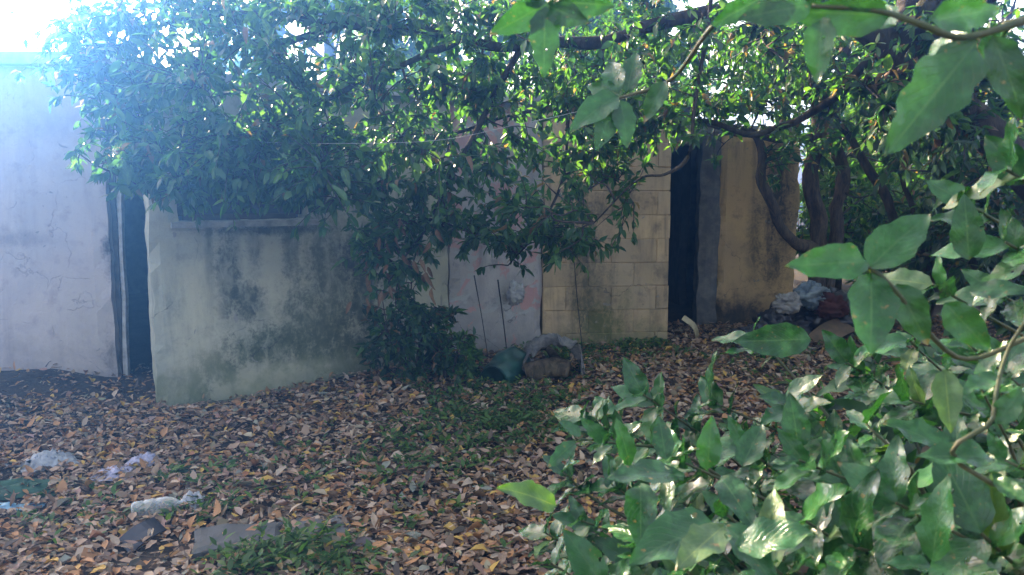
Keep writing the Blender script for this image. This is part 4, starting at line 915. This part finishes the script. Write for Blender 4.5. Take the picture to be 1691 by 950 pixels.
o = mesh_obj('shade_net', V, Fc, m_net, None, True); o.modifiers.new('thick', 'SOLIDIFY').thickness = .003; tag(o, 'grey white torn net slumped in an arch over the rotten log', 'net')
g = G(882, 618); crumple('plastic_bag', g, .09, .07, .14, m_wbag, 'whitish bag bunched between the green tub and the grey net', 'bag', .15, 21, 22)

# junk heap beyond the far doorway
def sack(name, p, rx, ry, rz, mat, label, seed, group=None, cat='bag'):
    V, Fc = [], []; n, m = 30, 44
    for i in range(n + 1):
        th = math.pi * i / n
        for j in range(m):
            ph = 2 * math.pi * j / m; q = Vector((math.sin(th) * math.cos(ph), math.sin(th) * math.sin(ph), math.cos(th)))
            w3 = Vector((mnoise.noise(q * 2 + Vector((seed, 5, 0))), mnoise.noise(q * 2 + Vector((2, seed, 9))), 0)); k_ = .92 + .45 * mnoise.noise(q * 1.3 + Vector((seed, 0, 0))) + .34 * (1 - 2.6 * abs(mnoise.noise((q + w3 * .5) * 2.6 + Vector((0, seed, 0))))) + .15 * (1 - 2.6 * abs(mnoise.noise((q + w3 * .4) * 6 + Vector((0, seed, 3)))))
            v = Vector(p) + Vector((q.x * rx * k_, q.y * ry * k_, rz * .8 + q.z * rz * k_)); v.z = max(v.z, ground_z(v.x, v.y) - .01); V.append(v)
    for i in range(n):
        for j in range(m): Fc.append((i * m + j, i * m + (j + 1) % m, (i + 1) * m + (j + 1) % m, (i + 1) * m + j))
    return tag(mesh_obj(name, V, Fc, mat, None, True), label, cat, group)
jy = 6.9
def J(u, v, y=jy): p = P(u, v, y); return p
def gnd(p): p = Vector(p); p.z = ground_z(p.x, p.y); return p
sack('rubbish_bag', gnd(J(1290, 520, 6.95)), .20, .18, .17, m_blk, 'black rubbish bag at the front of the junk heap', 1, 'junk heap bags')
sack('rubbish_bag', gnd(J(1365, 500, 7.1)), .26, .22, .24, m_blk, 'large black rubbish bag at the back of the junk heap', 2, 'junk heap bags')
sack('rubbish_bag', gnd(J(1245, 540, 6.8)), .17, .14, .10, m_blk, 'low flattened black rubbish bag nearest the far doorway', 3, 'junk heap bags')
sack('plastic_bag', P(1338, 492, 6.95) - Vector((0, 0, .05)), .13, .10, .09, m_bgr, 'blue grey plastic bag on top of the junk heap', 4)
sack('plastic_bag', P(1300, 500, 6.85) - Vector((0, 0, .06)), .10, .08, .07, m_rag, 'dirty white plastic bag on the junk heap', 5)
sack('cloth_bundle', P(1372, 505, 6.9) - Vector((0, 0, .08)), .12, .10, .09, m_red, 'dark red cloth bundle on the junk heap', 6, None, 'cloth')
a = P(1350, 550, 6.7); plate('cardboard', gnd(a) + Vector((0, 0, .04)), Vector((.8, .3, .35)), Vector((-.3, -.6, .8)), .36, .22, .005, .04, m_card, 'crumpled cardboard sheet in front of the junk heap', 'cardboard')
a = P(1395, 500, 7.0); b = P(1330, 455, 7.1); plate('plank', gnd(a) + Vector((.1, 0, .05)), b - a + Vector((0, 0, .15)), Vector((.5, -.4, .7)), .55, .06, .02, .01, m_rag, 'pale weathered plank leaning on the junk heap', 'plank')
a = G(1150, 562); plate('palm_sheath', a, Vector((-.10, -.03, .16)), Vector((.5, -.7, .4)), .26, .07, .004, .06, plain_mat('dry_sheath', (.46, .38, .24), (.32, .26, .15), .7), 'pale dry curled leaf sheath standing before the far doorway', 'leaf sheath')
# things on and before the pink and white wall
wp = P(851, 478, 6.52); hb = sack('hanging_bag', wp - Vector((0, 0, .10)), .06, .03, .085, m_wbag, 'small white plastic bag hanging on the pink and white wall', 9)
for (pts, r, lab) in (([(822, 462, 6.4), (830, 520, 6.38), (838, 590, 6.35)], .006, 'dark bare stick standing upright before the pink and white wall'), ([(783, 455, 6.2), (795, 520, 6.2), (806, 590, 6.15)], .0045, 'thin bare stick leaning beside the thicker one at the pink wall'), ([(940, 318, 6.3), (946, 400, 6.4), (952, 480, 6.5), (962, 580, 6.5)], .0045, 'long thin bare stem hanging down before the tan block wall')):
    tb = Tubes(); tb.add(catmull([P(*q) for q in pts], 6), r, r * .7, 6, .3, r * 900); tag(tb.build('stick', M_bark), lab, 'stick')
# slack pale wire across the foliage
tb = Tubes(); tb.add(catmull([P(225, 262, 6.1), P(300, 232, 5.2), P(500, 237, 4.4), P(710, 233, 4.3), P(845, 208, 4.3), P(1000, 172, 4.5), P(1180, 110, 4.8), P(1330, 20, 4.9)], 8), .0013, .0013, 4)
tag(tb.build('wire', plain_mat('pale_wire', (.40, .40, .40), (.28, .28, .28), .5)), 'slack pale wire strung through the hanging foliage', 'wire')

# ------------------------------------------------------------------ blue air added to imitate lens glare
def glare_haze_box(dens, g):
    kz = NT('glare_haze'); pv = kz.n('VolumePrincipled'); pv.inputs['Color'].default_value = (.06, .31, 1.0, 1); pv.inputs['Density'].default_value = dens; pv.inputs['Anisotropy'].default_value = g
    kz.l(pv.outputs[0], kz.out.inputs['Volume'])
    o = mesh_obj('glare_haze', box_verts(-75, 75, -45, 105, -1.2, 8.0), BOXF, kz.m)
    tag(o, 'thin pale blue air added over the yard to imitate lens glare', 'glare_haze', None, 'stuff'); return o
glare_haze_box(.022, .9)
